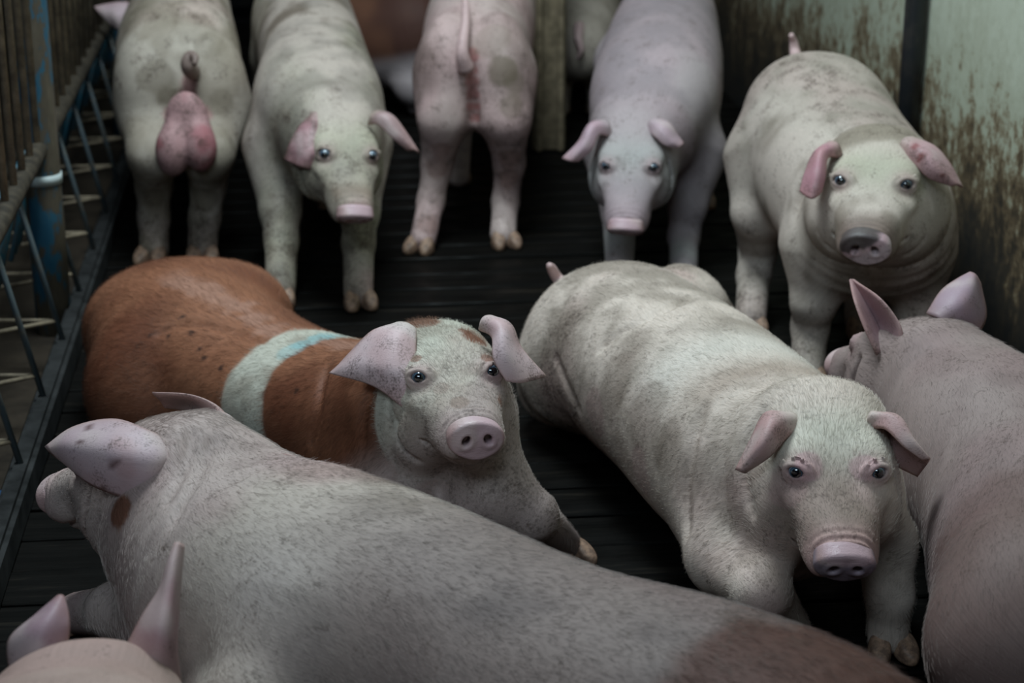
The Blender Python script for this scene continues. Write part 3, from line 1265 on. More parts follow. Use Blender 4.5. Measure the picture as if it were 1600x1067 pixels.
# ---- lying pink pig in the middle
p = Pig('pig', 'pale pig lying stretched on the slats facing out, with pink bent ears and greyish snout',
        [(925, 515, 4.08, 0.115, 0.120, 0.13), (962, 538, 3.95, 0.172, 0.175, 0.17), (1022, 582, 3.78, 0.186, 0.180, 0.17), (1085, 630, 3.60, 0.188, 0.180, 0.17),
         (1150, 690, 3.40, 0.185, 0.180, 0.18), (1212, 738, 3.22, 0.172, 0.170, 0.18), (1262, 735, 3.10, 0.140, 0.130, 0.15)],
        [(1290, 702, 3.03), (1320, 884, 2.83)], hs=1.0, disc_tilt=0.20, vox=0.0065, sub=2, seed=11)
p.ears.append((dt([[(1254, 674, .0), (1242, 652, -.01), (1226, 648, .02)], [(1230, 684, -.04), (1212, 658, -.06), (1195, 646, -.02)],
                   [(1203, 713, -.06), (1189, 695, -.08), (1173, 686, -.04)], [(1166, 738, -.05), (1158, 737, -.06), (1149, 734, -.05)]], 2.99), dict(col=(0.45, 0.27, 0.26), dirt=0.45)))
p.ears.append((dt([[(1354, 672, .0), (1360, 648, -.02), (1380, 652, .02)], [(1382, 670, -.05), (1402, 653, -.04), (1384, 690, .03)],
                   [(1412, 698, -.07), (1427, 690, -.06), (1394, 722, .02)], [(1440, 718, -.06), (1452, 719, -.06), (1434, 745, .0)]], 2.99), dict(col=(0.45, 0.28, 0.27), dirt=0.3)))
p.leg([W(1325, 800, 3.17), W(1380, 850, 3.08), W(1390, 930, 3.06), FL(1388, 990, 0.03)], [0.09, 0.052, 0.036, 0.034], toe=(0.1, -1, 0))
p.leg([W(1155, 800, 3.22), W(1130, 875, 3.12), W(1190, 925, 2.98), FL(1235, 985, 0.03)], [0.085, 0.056, 0.042, 0.034], k=0.085, toe=(0.3, -1, 0))
p.bulge(W(905, 560, 3.98), (0.12, 0.17, 0.13), 0.07)
p.bulge(W(1062, 505, 4.04), (0.09, 0.15, 0.12), 0.06)
p.leg([W(1075, 500, 4.06), FL(1115, 505, 0.07), FL(1140, 545, 0.03)], [0.09, 0.055, 0.034], toe=(0.3, -1, 0))
p.leg([W(880, 590, 3.96), FL(862, 610, 0.08), FL(898, 622, 0.03)], [0.09, 0.06, 0.034], toe=(0.4, -1, 0))
p.tails.append(([W(915, 470, 4.05), W(890, 452, 4.1), W(872, 436, 4.12), W(862, 420, 4.1), W(858, 414, 4.08)], [0.022, 0.017, 0.013, 0.011, 0.006]))
p.cut([(938, 545), (960, 525), (1000, 503), (1050, 478), (1085, 462)], 0.005, 0.02)
p.cut([(1098, 640), (1080, 700), (1070, 770), (1072, 830)], 0.004, 0.025)
p.cut([(1195, 640), (1168, 690), (1160, 740), (1175, 800)], 0.004, 0.02)
p.cut([(868, 560), (885, 600), (905, 640)], 0.003, 0.02)
p.hair = 42000


for (x, y, r, st) in ((960, 600, 0.07, 0.45), (1005, 655, 0.075, 0.5), (895, 560, 0.05, 0.4), (1040, 700, 0.06, 0.4), (985, 540, 0.05, 0.35), (1075, 740, 0.05, 0.4)):
    p.spot(x, y, r, (0.25, 0.19, 0.155), st)
for (x, y, r) in ((930, 645, 0.05), (1000, 735, 0.05), (1230, 760, 0.04)):
    p.spot(x, y, r, (0.42, 0.26, 0.25), 0.4)
for (x, y) in ((1262, 728), (1350, 728)):
    p.spot(x, y, 0.026, (0.50, 0.27, 0.30), 0.45)


def col7(i, col, dirt):
    sl = i['s'] / i['L']
    body = 1 - i['head']
    c = mix(col, np.array([0.27, 0.215, 0.175]), 0.75 * sstep(0.40, 0.58, i['n2'] * 0.6 + i['n1'] * 0.4) * body * sstep(0.72, 0.40, sl))
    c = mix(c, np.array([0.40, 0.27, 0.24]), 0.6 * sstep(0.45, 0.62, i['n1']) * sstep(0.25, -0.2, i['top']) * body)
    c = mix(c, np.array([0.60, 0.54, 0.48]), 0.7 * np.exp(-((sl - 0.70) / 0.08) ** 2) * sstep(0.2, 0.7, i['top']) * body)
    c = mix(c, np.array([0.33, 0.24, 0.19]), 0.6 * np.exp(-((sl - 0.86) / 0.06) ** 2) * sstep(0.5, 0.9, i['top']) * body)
    c = mix(c, np.array([0.60, 0.56, 0.47]), 0.7 * i['head'] * np.exp(-((i['hc'] - 0.2) / 0.22) ** 2) * sstep(0.0, 0.05, i['hu']))
    return c, dirt * (0.6 + 0.9 * body * sstep(0.7, 0.3, sl))


p.colour = col7
p.snout_col = lambda X, V, col, n1, n2: mix(col, np.array([0.23, 0.18, 0.22]), 0.85 * sstep(0.0, -0.012, V[:, 1] - 0.02 + 0 * n1))  # lower disc face dimmed, its shade put into the snout colour
p.build()

# ---- ginger pig with a white band
p = Pig('pig', 'ginger pig with a white shoulder band and big flopped ears',
        [(225, 520, 4.08, 0.125, 0.12, 0.15), (268, 545, 3.98, 0.172, 0.155, 0.19), (340, 580, 3.86, 0.185, 0.165, 0.19), (430, 618, 3.72, 0.172, 0.140, 0.19),
         (520, 648, 3.58, 0.168, 0.140, 0.19), (600, 662, 3.45, 0.162, 0.145, 0.18), (655, 635, 3.35, 0.146, 0.130, 0.17)],
        [(690, 592, 3.27), (744, 687, 3.03)], hs=1.0, disc_tilt=0.1, vox=0.0065, sub=2, seed=23)
p.ears.append((dt([[(616, 508, .02), (634, 508, .0), (650, 518, .0)], [(581, 518, .0), (618, 529, -.045), (650, 547, -.04)],
                   [(546, 552, .0), (600, 568, -.07), (650, 584, -.075)], [(529, 570, .0), (592, 589, -.065), (646, 613, -.085)], [(514, 583, .01), (582, 602, -.05), (629, 636, -.08)]], 3.23), dict(col=(0.58, 0.44, 0.45), dirt=0.34)))
p.ears.append((dt([[(751, 516, .0), (757, 499, -.02), (772, 497, .02)], [(769, 528, -.05), (782, 511, -.06), (799, 508, -.02)],
                   [(771, 562, -.08), (792, 549, -.08), (816, 545, -.03)], [(791, 596, -.08), (816, 598, -.07), (854, 588, -.02)]], 3.22), dict(col=(0.58, 0.43, 0.44), dirt=0.30)))
p.leg([W(690, 750, 3.42), W(775, 770, 3.22), W(830, 805, 3.22), FL(878, 850, 0.03)], [0.10, 0.065, 0.042, 0.034], toe=(0.8, -1, 0))
p.leg([W(590, 740, 3.38), W(610, 800, 3.24), W(670, 835, 3.18), FL(720, 870, 0.03)], [0.09, 0.06, 0.042, 0.034], toe=(0.6, -1, 0))
p.bulge(W(325, 500, 4.10), (0.18, 0.15, 0.125), 0.12)
p.bulge(W(235, 610, 3.84), (0.13, 0.13, 0.14), 0.06)
p.leg([W(370, 490, 4.12), FL(425, 515, 0.06), FL(450, 535, 0.03)], [0.09, 0.05, 0.034], toe=(0.9, -0.6, 0))
p.leg([W(250, 640, 3.78), FL(320, 680, 0.06), FL(370, 700, 0.03)], [0.09, 0.05, 0.034], toe=(0.9, -0.6, 0))
p.tails.append(([W(180, 500, 4.12), W(160, 520, 4.17), W(150, 560, 4.16), W(160, 580, 4.14)], [0.02, 0.016, 0.012, 0.006]))
p.cut([(512, 575), (497, 640), (486, 690)], 0.003, 0.02)
p.cut([(583, 605), (568, 646), (564, 700)], 0.004, 0.02)
p.cut([(625, 640), (608, 690), (612, 740)], 0.004, 0.018)
p.cut([(250, 520), (300, 505), (370, 520), (420, 535)], 0.002, 0.02)
p.hair = 46000


p.grime = 0.25


def col6(i, col, dirt):
    s = i['s'] / i['L']
    n = (i['n2'] - 0.5) * 0.05
    g = np.tile(GINGER, (len(s), 1))
    g = mix(g, np.array([0.13, 0.04, 0.02]), 0.6 * sstep(0.45, 0.65, i['n2']))
    g = mix(g, np.array([0.33, 0.14, 0.075]), 0.5 * sstep(0.55, 0.35, i['n1']))
    w = np.tile(WHITE, (len(s), 1))
    w = mix(w, np.array([0.26, 0.215, 0.17]), 0.6 * sstep(0.44, 0.62, i['n2'] * 0.6 + i['n3'] * 0.4))
    t = s + 0.03 * i['top'] + n
    band = sstep(0.585, 0.60, t) * sstep(0.735, 0.72, t)
    g = mix(g, np.array([0.36, 0.20, 0.15]), 0.6 * sstep(0.955, 0.998, i['top'] + 0.12 * (i['n3'] - 0.5)) * sstep(0.1, 0.2, s))  # paler spine hair, with a sheen put into the colour
    wgt = np.maximum(band, sstep(0.72, 0.92, i['head'] + 4 * n))
    c = g * (1 - wgt[:, None]) + w * wgt[:, None]
    c = mix(c, np.array([0.38, 0.27, 0.23]), i['head'] * 0.45 * sstep(0.46, 0.62, i['n1']))
    c = mix(c, np.array([0.48, 0.32, 0.32]), i['head'] * 0.6 * sstep(0.72, 0.93, i['hc']))
    lg = sstep(0.02, -0.03, d_chain(i['V'], *p.legs[0][:2]) - p.torso.d(i['V'])) * sstep(0.3, 0.2, i['V'][:, 2])
    c = mix(c, np.array([0.34, 0.26, 0.24]), np.maximum(lg, 0.8 * sstep(0.86, 0.95, s + 3 * n) * sstep(-0.2, -0.6, i['top'])))
    return c, dirt * (0.4 + 0.6 * i['head'])


p.colour = col6
p.spot(742, 528, 0.026, GINGER * 1.1, 0.95)
p.spot(728, 518, 0.016, GINGER * 1.1, 0.9)
p.spot(660, 503, 0.035, GINGER, 0.9)
p.spot(690, 497, 0.03, GINGER, 0.9)
p.spot(650, 560, 0.010, GINGER * 1.2, 0.7)
p.spot(762, 560, 0.012, GINGER * 1.2, 0.7)
p.spot(782, 630, 0.012, GINGER * 1.3, 0.7)
p.spot(718, 628, 0.020, (0.20, 0.13, 0.10), 0.65)
p.spot(690, 607, 0.016, (0.24, 0.16, 0.13), 0.5)
for (x, y, st) in ((455, 548, 0.35), (478, 536, 0.5), (500, 528, 0.55), (522, 524, 0.4)):
    p.spot(x, y, 0.032, (0.20, 0.42, 0.45), st)
for (x, y) in ((285, 495), (298, 520), (262, 525), (235, 522), (312, 545), (318, 560), (463, 610), (345, 575)):
    p.spot(x, y, 0.007, (0.03, 0.015, 0.012), 0.9)
p.build()

# ---- big pig in the foreground
p = Pig('pig', 'largest pale pig with a brown rump, its long back crossing the foreground',
        [(1395, 1340, 2.22, 0.15, 0.14, 0.16), (1290, 1285, 2.29, 0.20, 0.195, 0.19), (1080, 1215, 2.42, 0.222, 0.220, 0.20), (845, 1140, 2.56, 0.222, 0.222, 0.20),
         (605, 1015, 2.70, 0.218, 0.215, 0.20), (420, 918, 2.82, 0.205, 0.198, 0.19), (325, 822, 2.92, 0.165, 0.145, 0.16)],
        [(262, 735, 2.95), (92, 772, 3.12)], hs=0.98, vox=0.0075, sub=1, seed=37)
p.ears.append((dt([[(264, 690, .02), (272, 712, .0), (266, 742, .02)], [(230, 672, .0), (240, 722, -.045), (232, 786, -.01)],
                   [(178, 655, .02), (178, 708, -.045), (198, 779, -.02)], [(115, 667, .05), (112, 700, .0), (142, 757, .0)], [(70, 698, .08), (78, 705, .06), (92, 717, .05)]], 2.84), dict(col=(0.46, 0.34, 0.36), dirt=0.25, spots=((178, 724, 8), (122, 690, 5), (160, 762, 6), (140, 668, 4)))))
p.ears.append((dt([[(364, 660, .0), (352, 652, .0), (338, 658, .04)], [(336, 633, .03), (325, 640, .06), (318, 650, .10)],
                   [(296, 617, .04), (290, 628, .09), (284, 640, .12)], [(238, 613, .05), (250, 624, .09), (258, 637, .12)]], 2.96), dict(col=(0.42, 0.29, 0.28), dirt=0.3)))
p.leg([W(330, 930, 2.88), W(260, 970, 2.92), W(180, 955, 3.02), FL(122, 958, 0.03)], [0.10, 0.06, 0.042, 0.035], toe=(-1, 0.3, 0))
p.leg([W(470, 1010, 2.60), W(400, 1110, 2.52), FL(250, 1120, 0.03)], [0.11, 0.07, 0.035], toe=(-1, 0.2, 0))
p.bulge(W(1250, 1330, 2.18), (0.2, 0.14, 0.15), 0.06)
p.cut([(300, 675), (290, 725), (262, 785)], 0.004, 0.018)
p.cut([(330, 690), (305, 750), (270, 815)], 0.003, 0.02)
p.hair = 42000


def col8(i, col, dirt):
    s = i['s'] / i['L']
    side = i['a'] / np.sqrt(i['a'] ** 2 + i['b'] ** 2 + 1e-9)
    c = mix(col * 0.74, np.array([0.185, 0.135, 0.125]), 0.85 * sstep(0.78, 0.45, s + (i['n1'] - 0.5) * 0.5))  # coat darkens toward the rump, foreground shade put into the colour
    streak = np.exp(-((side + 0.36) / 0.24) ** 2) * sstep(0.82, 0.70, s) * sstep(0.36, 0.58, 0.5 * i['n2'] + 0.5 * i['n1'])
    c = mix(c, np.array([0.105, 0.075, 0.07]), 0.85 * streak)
    c = mix(c, np.array([0.40, 0.35, 0.33]), 0.45 * np.exp(-((s - 0.74) / 0.07) ** 2) * np.exp(-((side + 0.75) / 0.25) ** 2))  # near shoulder brightened, the light on it put into the coat colour
    c = mix(c, np.array([0.40, 0.29, 0.29]), 0.4 * sstep(0.82, 0.92, s))
    br = sstep(0.245, 0.20, s + (i['n2'] - 0.5) * 0.12 + 0.03 * i['top'])
    c = mix(c, np.array([0.085, 0.032, 0.022]), 0.95 * br)
    return c, dirt


p.colour = col8
p.spot(187, 800, 0.028, GINGER * 0.9, 0.9)
for (x, y) in ((575, 717), (592, 722), (640, 735), (655, 742), (448, 710)):
    p.spot(x, y, 0.008, (0.36, 0.12, 0.11), 0.6)
p.build()

# ---- pig along the right edge
p = Pig('pig', 'dusky pink pig lying by the stained wall, back turned and both ears pricked',
        [(1705, 1050, 2.62, 0.15, 0.15, 0.16), (1678, 985, 2.72, 0.185, 0.185, 0.19), (1646, 890, 2.90, 0.185, 0.195, 0.19), (1608, 795, 3.08, 0.172, 0.18, 0.19),
         (1552, 705, 3.24, 0.165, 0.165, 0.19), (1500, 632, 3.38, 0.135, 0.125, 0.15)],
        [(1438, 566, 3.47), (1318, 570, 3.68)], hs=0.95, vox=0.0085, sub=1, seed=41)
p.ears.append((dt([[(1368, 548, -.06), (1386, 560, -.02), (1412, 535, -.08)], [(1350, 510, -.06), (1374, 512, .01), (1404, 504, -.08)],
                   [(1335, 470, -.04), (1353, 472, .015), (1375, 466, -.06)], [(1327, 439, .03), (1331, 436, .03), (1337, 439, .02)]], 3.47), dict(col=(0.38, 0.25, 0.27), dirt=0.15)))
p.ears.append((dt([[(1448, 490, .03), (1470, 500, .0), (1502, 525, .04)], [(1470, 455, .04), (1500, 478, .0), (1530, 517, .05)],
                   [(1495, 436, .05), (1516, 456, .02), (1541, 490, .07)], [(1515, 425, .06), (1524, 430, .05), (1533, 446, .07)]], 3.42), dict(col=(0.34, 0.235, 0.275), dirt=0.1)))
p.bulge(W(1590, 985, 2.66), (0.11, 0.16, 0.15), 0.05)
p.leg([W(1565, 1010, 2.62), FL(1540, 1090, 0.06), FL(1520, 1040, 0.03)], [0.10, 0.06, 0.035], toe=(-0.3, 1, 0))
p.leg([W(1470, 690, 3.34), FL(1482, 715, 0.07), FL(1492, 700, 0.03)], [0.08, 0.055, 0.035], toe=(-0.3, 1, 0))
p.leg([W(1545, 650, 3.35), FL(1530, 645, 0.07), FL(1512, 610, 0.03)], [0.09, 0.06, 0.035], toe=(-0.3, 1, 0))
p.hair = 16000


def col9(i, col, dirt):
    c = mix(col, np.array([0.20, 0.138, 0.135]), np.full(len(col), 0.78))
    s = i['s'] / i['L']
    c = mix(c, np.array([0.11, 0.055, 0.045]), 0.6 * sstep(0.42, 0.2, s + (i['n2'] - 0.5) * 0.3))
    return c, dirt * 0.5


p.colour = col9
p.build()

# ---- standing pig on the right, face to the camera
p = Pig('pig', 'stout standing pig beside the black pipe, facing out with a muddy snout',
        [(1262, 195, 4.78, 0.13, 0.13, 0.13), (1272, 205, 4.66, 0.182, 0.195, 0.18), (1300, 252, 4.50, 0.190, 0.180, 0.19), (1335, 300, 4.34, 0.188, 0.175, 0.19),
         (1366, 345, 4.20, 0.180, 0.170, 0.17), (1372, 320, 4.12, 0.150, 0.135, 0.14)],
        [(1370, 278, 4.08), (1352, 388, 3.83)], hs=1.1, vox=0.0085, sub=2, seed=53)
p.ears.append((dt([[(1316, 250, .0), (1308, 227, -.02), (1294, 223, .02)], [(1294, 247, -.05), (1283, 237, -.06), (1271, 240, -.02)],
                   [(1290, 276, -.07), (1275, 271, -.08), (1257, 271, -.04)], [(1284, 300, -.07), (1268, 311, -.08), (1249, 299, -.05)]], 4.03), dict(col=(0.42, 0.21, 0.24), dirt=0.35)))
p.ears.append((dt([[(1405, 240, .0), (1412, 220, -.02), (1428, 216, .02)], [(1426, 254, -.05), (1442, 237, -.07), (1461, 229, -.02)],
                   [(1450, 278, -.07), (1467, 265, -.08), (1485, 256, -.03)], [(1486, 291, -.06), (1495, 289, -.06), (1505, 293, -.04)]], 4.03), dict(col=(0.44, 0.27, 0.28), dirt=0.45, spots=((1430, 229, 7, (0.20, 0.05, 0.05)), (1441, 243, 7, (0.20, 0.05, 0.05)), (1436, 250, 5, (0.20, 0.05, 0.05)), (1473, 274, 5, (0.18, 0.05, 0.05))))))
p.leg([W(1280, 390, 4.24), W(1272, 470, 4.26), W(1266, 510, 4.31), FL(1262, 578, 0.03)], [0.085, 0.050, 0.040, 0.038], toe=(-0.1, -1, 0))
p.leg([W(1430, 400, 4.24), W(1432, 480, 4.27), FL(1430, 590, 0.03)], [0.085, 0.050, 0.038], toe=(0.1, -1, 0))
p.leg([W(1200, 255, 4.62), W(1188, 330, 4.60), W(1184, 395, 4.72), W(1178, 430, 4.70), FL(1173, 500, 0.03)], [0.11, 0.068, 0.044, 0.040, 0.038], toe=(-0.1, -1, 0))
p.leg([W(1345, 270, 4.66), W(1345, 340, 4.65), W(1345, 410, 4.76), FL(1345, 500, 0.03)], [0.11, 0.068, 0.044, 0.038], toe=(0.1, -1, 0))
p.tails.append(([W(1250, 110, 4.85), W(1243, 85, 4.9), W(1240, 66, 4.9), W(1236, 54, 4.88)], [0.02, 0.015, 0.011, 0.006]))
p.grooves += [(0.55, 0.02, 0.006, 0)]


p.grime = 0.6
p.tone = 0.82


def col5(i, col, dirt):
    c = mix(col, np.array([0.36, 0.33, 0.27]), 0.45 * sstep(0.40, 0.60, i['n1']))
    c = mix(c, np.array([0.40, 0.40, 0.28]), 0.6 * i['head'] * np.exp(-((i['hc'] - 0.33) / 0.2) ** 2) * sstep(0.0, 0.04, i['hu']))
    c = mix(c, np.array([0.12, 0.09, 0.065]), 0.7 * i['head'] * sstep(0.68, 0.86, i['hc'] + (i['n2'] - 0.5) * 0.3))
    c = mix(c, np.array([0.22, 0.17, 0.12]), 0.6 * i['head'] * sstep(0.18, 0.02, i['hc']) * sstep(0.45, 0.6, i['n2']))
    return c, dirt


p.colour = col5
p.snout_dirt = 0.3
p.snout_col = lambda X, V, col, n1, n2: mix(mix(col, np.array([0.04, 0.035, 0.032]), 0.9 * sstep(0.006, 0.016, V[:, 1] + V[:, 0] * 0.55 + (n1 - 0.5) * 0.03)), np.array([0.56, 0.45, 0.46]), 0.7 * sstep(0.004, -0.012, V[:, 1] + 0.5 * V[:, 0] + (n2 - 0.5) * 0.02))
p.build()

# ---- pig standing in the middle at the back, head lowered
p = Pig('pig', 'mauve grey standing pig with lowered clean face, right of the timber post',
        [(1046, 20, 5.90, 0.12, 0.13, 0.13), (1044, 40, 5.72, 0.145, 0.165, 0.17), (1038, 70, 5.52, 0.160, 0.170, 0.18), (1032, 110, 5.30, 0.172, 0.170, 0.18),
         (1022, 160, 5.08, 0.172, 0.165, 0.17), (1008, 205, 4.94, 0.135, 0.125, 0.14)],
        [(990, 228, 4.86), (977, 360, 4.68)], hs=0.96, disc_tilt=0.55, vox=0.0095, sub=2, seed=61)
p.ears.append((dt([[(956, 216, .0), (950, 195, -.02), (942, 188, .02)], [(936, 211, -.05), (926, 197, -.06), (920, 195, -.02)],
                   [(925, 233, -.06), (910, 227, -.07), (903, 222, -.03)], [(905, 252, -.05), (890, 252, -.06), (878, 247, -.04)]], 4.81), dict(col=(0.44, 0.30, 0.34), dirt=0.1)))
p.ears.append((dt([[(1011, 206, .0), (1017, 190, -.02), (1028, 185, .02)], [(1023, 214, -.05), (1035, 201, -.06), (1047, 193, -.02)],
                   [(1038, 227, -.06), (1050, 219, -.06), (1060, 212, -.02)], [(1054, 231, -.05), (1062, 229, -.05), (1069, 224, -.03)]], 4.81), dict(col=(0.42, 0.30, 0.33), dirt=0.1)))
p.leg([W(960, 240, 5.08), W(968, 330, 5.06), FL(968, 425, 0.03)], [0.085, 0.046, 0.036], toe=(-0.1, -1, 0))
p.leg([W(1085, 240, 5.08), W(1075, 320, 5.06), W(1068, 370, 5.08), FL(1068, 428, 0.03)], [0.090, 0.050, 0.040, 0.036], toe=(0.1, -1, 0))
p.leg([W(985, 100, 5.65), W(985, 190, 5.75), FL(985, 300, 0.03)], [0.11, 0.05, 0.036], toe=(0, -1, 0))
p.leg([W(1082, 100, 5.65), W(1092, 190, 5.75), FL(1095, 305, 0.03)], [0.085, 0.05, 0.036], toe=(0, -1, 0))
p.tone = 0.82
p.colour = lambda i, col, dirt: (mix(mix(col, np.array([0.36, 0.30, 0.34]), np.full(len(col), 0.6)), np.array([0.42, 0.44, 0.40]), 0.5 * i['head'] * np.exp(-((i['hc'] - 0.35) / 0.2) ** 2)), dirt * 0.5)
p.build()

# ---- pig with raised tail seen from behind
p = Pig('pig', 'pinkish pig seen from behind with its tail raised, left of the timber post',
        [(740, 112, 5.20, 0.110, 0.13, 0.13), (741, 100, 5.28, 0.142, 0.16, 0.17), (745, 70, 5.44, 0.155, 0.165, 0.18), (752, 35, 5.70, 0.16, 0.165, 0.18),
         (760, 12, 5.92, 0.150, 0.155, 0.17), (762, 15, 6.06, 0.12, 0.12, 0.14)],
        [(762, 45, 6.14), (764, 150, 6.25)], hs=0.95, caps=(0.07, 0.10), vox=0.010, sub=0, seed=71)
p.ears.append(([[(728, 30, 6.08), (722, 26, 6.06), (714, 34, 6.1)], [(712, 48, 6.1), (705, 44, 6.08), (700, 52, 6.1)], [(702, 70, 6.1), (697, 66, 6.1), (694, 72, 6.12)]], dict(dirt=0.2)))
p.ears.append(([[(796, 30, 6.08), (802, 26, 6.06), (810, 34, 6.1)], [(812, 48, 6.1), (819, 44, 6.08), (824, 52, 6.1)], [(820, 70, 6.1), (824, 66, 6.1), (828, 72, 6.12)]], dict(dirt=0.2)))
p.bulge(W(698, 118, 5.22), (0.082, 0.11, 0.165), 0.05)
p.bulge(W(784, 118, 5.22), (0.082, 0.11, 0.165), 0.05)
p.leg([W(705, 125, 5.28), W(693, 185, 5.20), W(683, 255, 5.28), W(673, 315, 5.30), FL(661, 374, 0.03)], [0.10, 0.068, 0.042, 0.036, 0.036], k=0.05, toe=(-0.35, -1, 0))
p.leg([W(780, 125, 5.28), W(790, 185, 5.20), W(796, 255, 5.30), W(790, 315, 5.34), FL(786, 366, 0.03)], [0.10, 0.068, 0.042, 0.036, 0.036], k=0.05, toe=(0.3, -1, 0))
p.leg([W(715, 110, 5.85), W(715, 190, 5.85), FL(715, 275, 0.03)], [0.08, 0.046, 0.036], toe=(0, 1, 0))
p.leg([W(795, 110, 5.85), W(795, 190, 5.85), FL(795, 275, 0.03)], [0.08, 0.046, 0.036], toe=(0, 1, 0))
p.tails.append(([W(728, 108, 5.10), W(722, 80, 5.07), W(727, 40, 5.09), W(727, 5, 5.12), W(722, -18, 5.14)], [0.024, 0.017, 0.013, 0.010, 0.006]))


p.grime = 0.65
p.tone = 0.9


def colrear(i, col, dirt):
    V = i['V']
    c = mix(col, np.array([0.46, 0.30, 0.32]), np.full(len(col), 0.35))
    return c, dirt


p.colour = colrear
p.cut([(740, 95), (739, 130), (740, 165), (742, 190)], 0.008, 0.02)
for (x, y, r) in ((734, 88, 0.022), (736, 108, 0.020), (738, 128, 0.020), (739, 148, 0.018), (740, 168, 0.018), (742, 186, 0.016)):
    p.spot(x, y, r, (0.32, 0.11, 0.10), 0.75)
for (x, y, r, st) in ((788, 112, 0.045, 0.75), (806, 130, 0.035, 0.5), (802, 165, 0.035, 0.5), (770, 60, 0.05, 0.4)):
    p.spot(x, y, r, (0.17, 0.13, 0.09), st)
for (x, y, r) in ((684, 262, 0.035), (690, 235, 0.03), (798, 245, 0.04), (796, 280, 0.03), (670, 350, 0.03)):
    p.spot(x, y, r, (0.22, 0.12, 0.10), 0.6)
p.build()

# ---- muddy-eared pig, second from the left at the back
p = Pig('pig', 'grimy standing pig with a torn muddy ear and drooping head',
        [(470, 15, 5.90, 0.12, 0.13, 0.13), (472, 38, 5.70, 0.150, 0.165, 0.17), (483, 75, 5.48, 0.150, 0.170, 0.18), (493, 118, 5.24, 0.152, 0.170, 0.18),
         (498, 172, 5.00, 0.172, 0.165, 0.18), (515, 205, 4.86, 0.135, 0.125, 0.14)],
        [(527, 214, 4.77), (555, 340, 4.59)], hs=0.98, disc_tilt=0.55, vox=0.0095, sub=2, seed=83, head_up=(0.12, 0, 1))
p.ears.append((dt([[(478, 184, .02), (492, 177, -.01), (506, 186, .0)], [(464, 203, -.01), (486, 206, -.05), (509, 217, -.03)],
                   [(452, 226, -.01), (478, 233, -.07), (509, 243, -.05)], [(443, 249, .0), (470, 261, -.06), (498, 267, -.05)]], 4.72), dict(col=(0.42, 0.23, 0.25), dirt=1.0, label='torn ear caked with mud')))
p.ears.append((dt([[(576, 196, .0), (581, 180, -.02), (593, 173, .02)], [(590, 195, -.04), (602, 183, -.05), (615, 182, -.02)],
                   [(612, 215, -.05), (622, 207, -.05), (635, 207, -.02)], [(636, 235, -.03), (646, 235, -.03), (656, 239, -.02)]], 4.72), dict(col=(0.36, 0.24, 0.24), dirt=0.4)))
p.leg([W(432, 230, 4.98), W(438, 330, 4.92), W(440, 375, 4.90), FL(438, 455, 0.03)], [0.090, 0.052, 0.042, 0.038], toe=(-0.05, -1, 0))
p.leg([W(560, 230, 4.98), W(562, 330, 4.92), W(560, 380, 4.88), FL(560, 458, 0.03)], [0.090, 0.050, 0.040, 0.037], toe=(0.25, -1, 0))
p.leg([W(438, 100, 5.65), W(430, 190, 5.75), FL(428, 305, 0.03)], [0.085, 0.05, 0.036], toe=(0, -1, 0))
p.leg([W(515, 100, 5.65), W(520, 190, 5.75), FL(520, 305, 0.03)], [0.11, 0.05, 0.036], toe=(0, -1, 0))


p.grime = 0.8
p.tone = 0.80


def col2(i, col, dirt):
    c = mix(col * 0.9, np.array([0.36, 0.35, 0.25]), 0.55 * sstep(0.40, 0.6, i['n1']) * np.ones(len(col)))
    c = mix(c, np.array([0.27, 0.23, 0.20]), 0.4 * sstep(0.45, 0.6, i['n2']))
    c = mix(c, np.array([0.50, 0.47, 0.34]), 0.5 * i['head'] * np.exp(-((i['hc'] - 0.3) / 0.2) ** 2))
    c = mix(c, np.array([0.20, 0.12, 0.08]), 0.5 * i['head'] * np.exp(-((i['hc'] - 0.80) / 0.08) ** 2) * sstep(0, 0.03, i['hu']))
    return c, dirt + 0.15


p.colour = col2
p.build()

# ---- boar seen from behind on the left
p = Pig('pig', 'stocky boar seen from behind beside the fence, with a short curled tail',
        [(288, 125, 5.08, 0.130, 0.15, 0.14), (281, 115, 5.16, 0.166, 0.185, 0.17), (279, 85, 5.32, 0.168, 0.190, 0.19), (282, 45, 5.58, 0.152, 0.180, 0.19),
         (280, 15, 5.82, 0.150, 0.165, 0.18), (272, 5, 5.98, 0.13, 0.135, 0.15)],
        [(248, 8, 6.02), (212, 78, 6.16)], hs=1.0, vox=0.010, sub=0, seed=97, caps=(0.08, 0.10))
p.ears.append((dt([[(222, 4, .0), (222, 20, .0), (218, 36, .0)], [(188, 3, -.02), (187, 25, -.04), (196, 51, -.02)], [(166, 6, -.02), (168, 22, -.03), (179, 43, -.02)], [(147, 10, -.02), (152, 17, -.02), (161, 27, -.02)]], 5.74), dict(col=(0.46, 0.33, 0.35), dirt=0.1)))
p.ears.append((dt([[(300, -25, .0), (310, -20, .0), (316, -10, .02)], [(322, -20, -.02), (330, -8, -.03), (332, 5, .0)], [(345, -8, -.02), (348, 4, -.02), (346, 14, .0)]], 6.05), dict(dirt=0.2)))
p.leg([W(242, 170, 5.14), W(240, 240, 5.02), W(240, 290, 5.12), W(240, 340, 5.15), FL(241, 390, 0.03)], [0.105, 0.068, 0.046, 0.041, 0.040], k=0.03, toe=(-0.15, -1, 0))
p.leg([W(332, 170, 5.14), W(325, 240, 5.02), W(325, 290, 5.12), W(320, 340, 5.15), FL(316, 388, 0.03)], [0.105, 0.068, 0.046, 0.041, 0.040], k=0.03, toe=(0.15, -1, 0))
p.leg([W(245, 90, 5.80), W(245, 190, 5.75), FL(245, 290, 0.03)], [0.09, 0.05, 0.037], toe=(0, 1, 0))
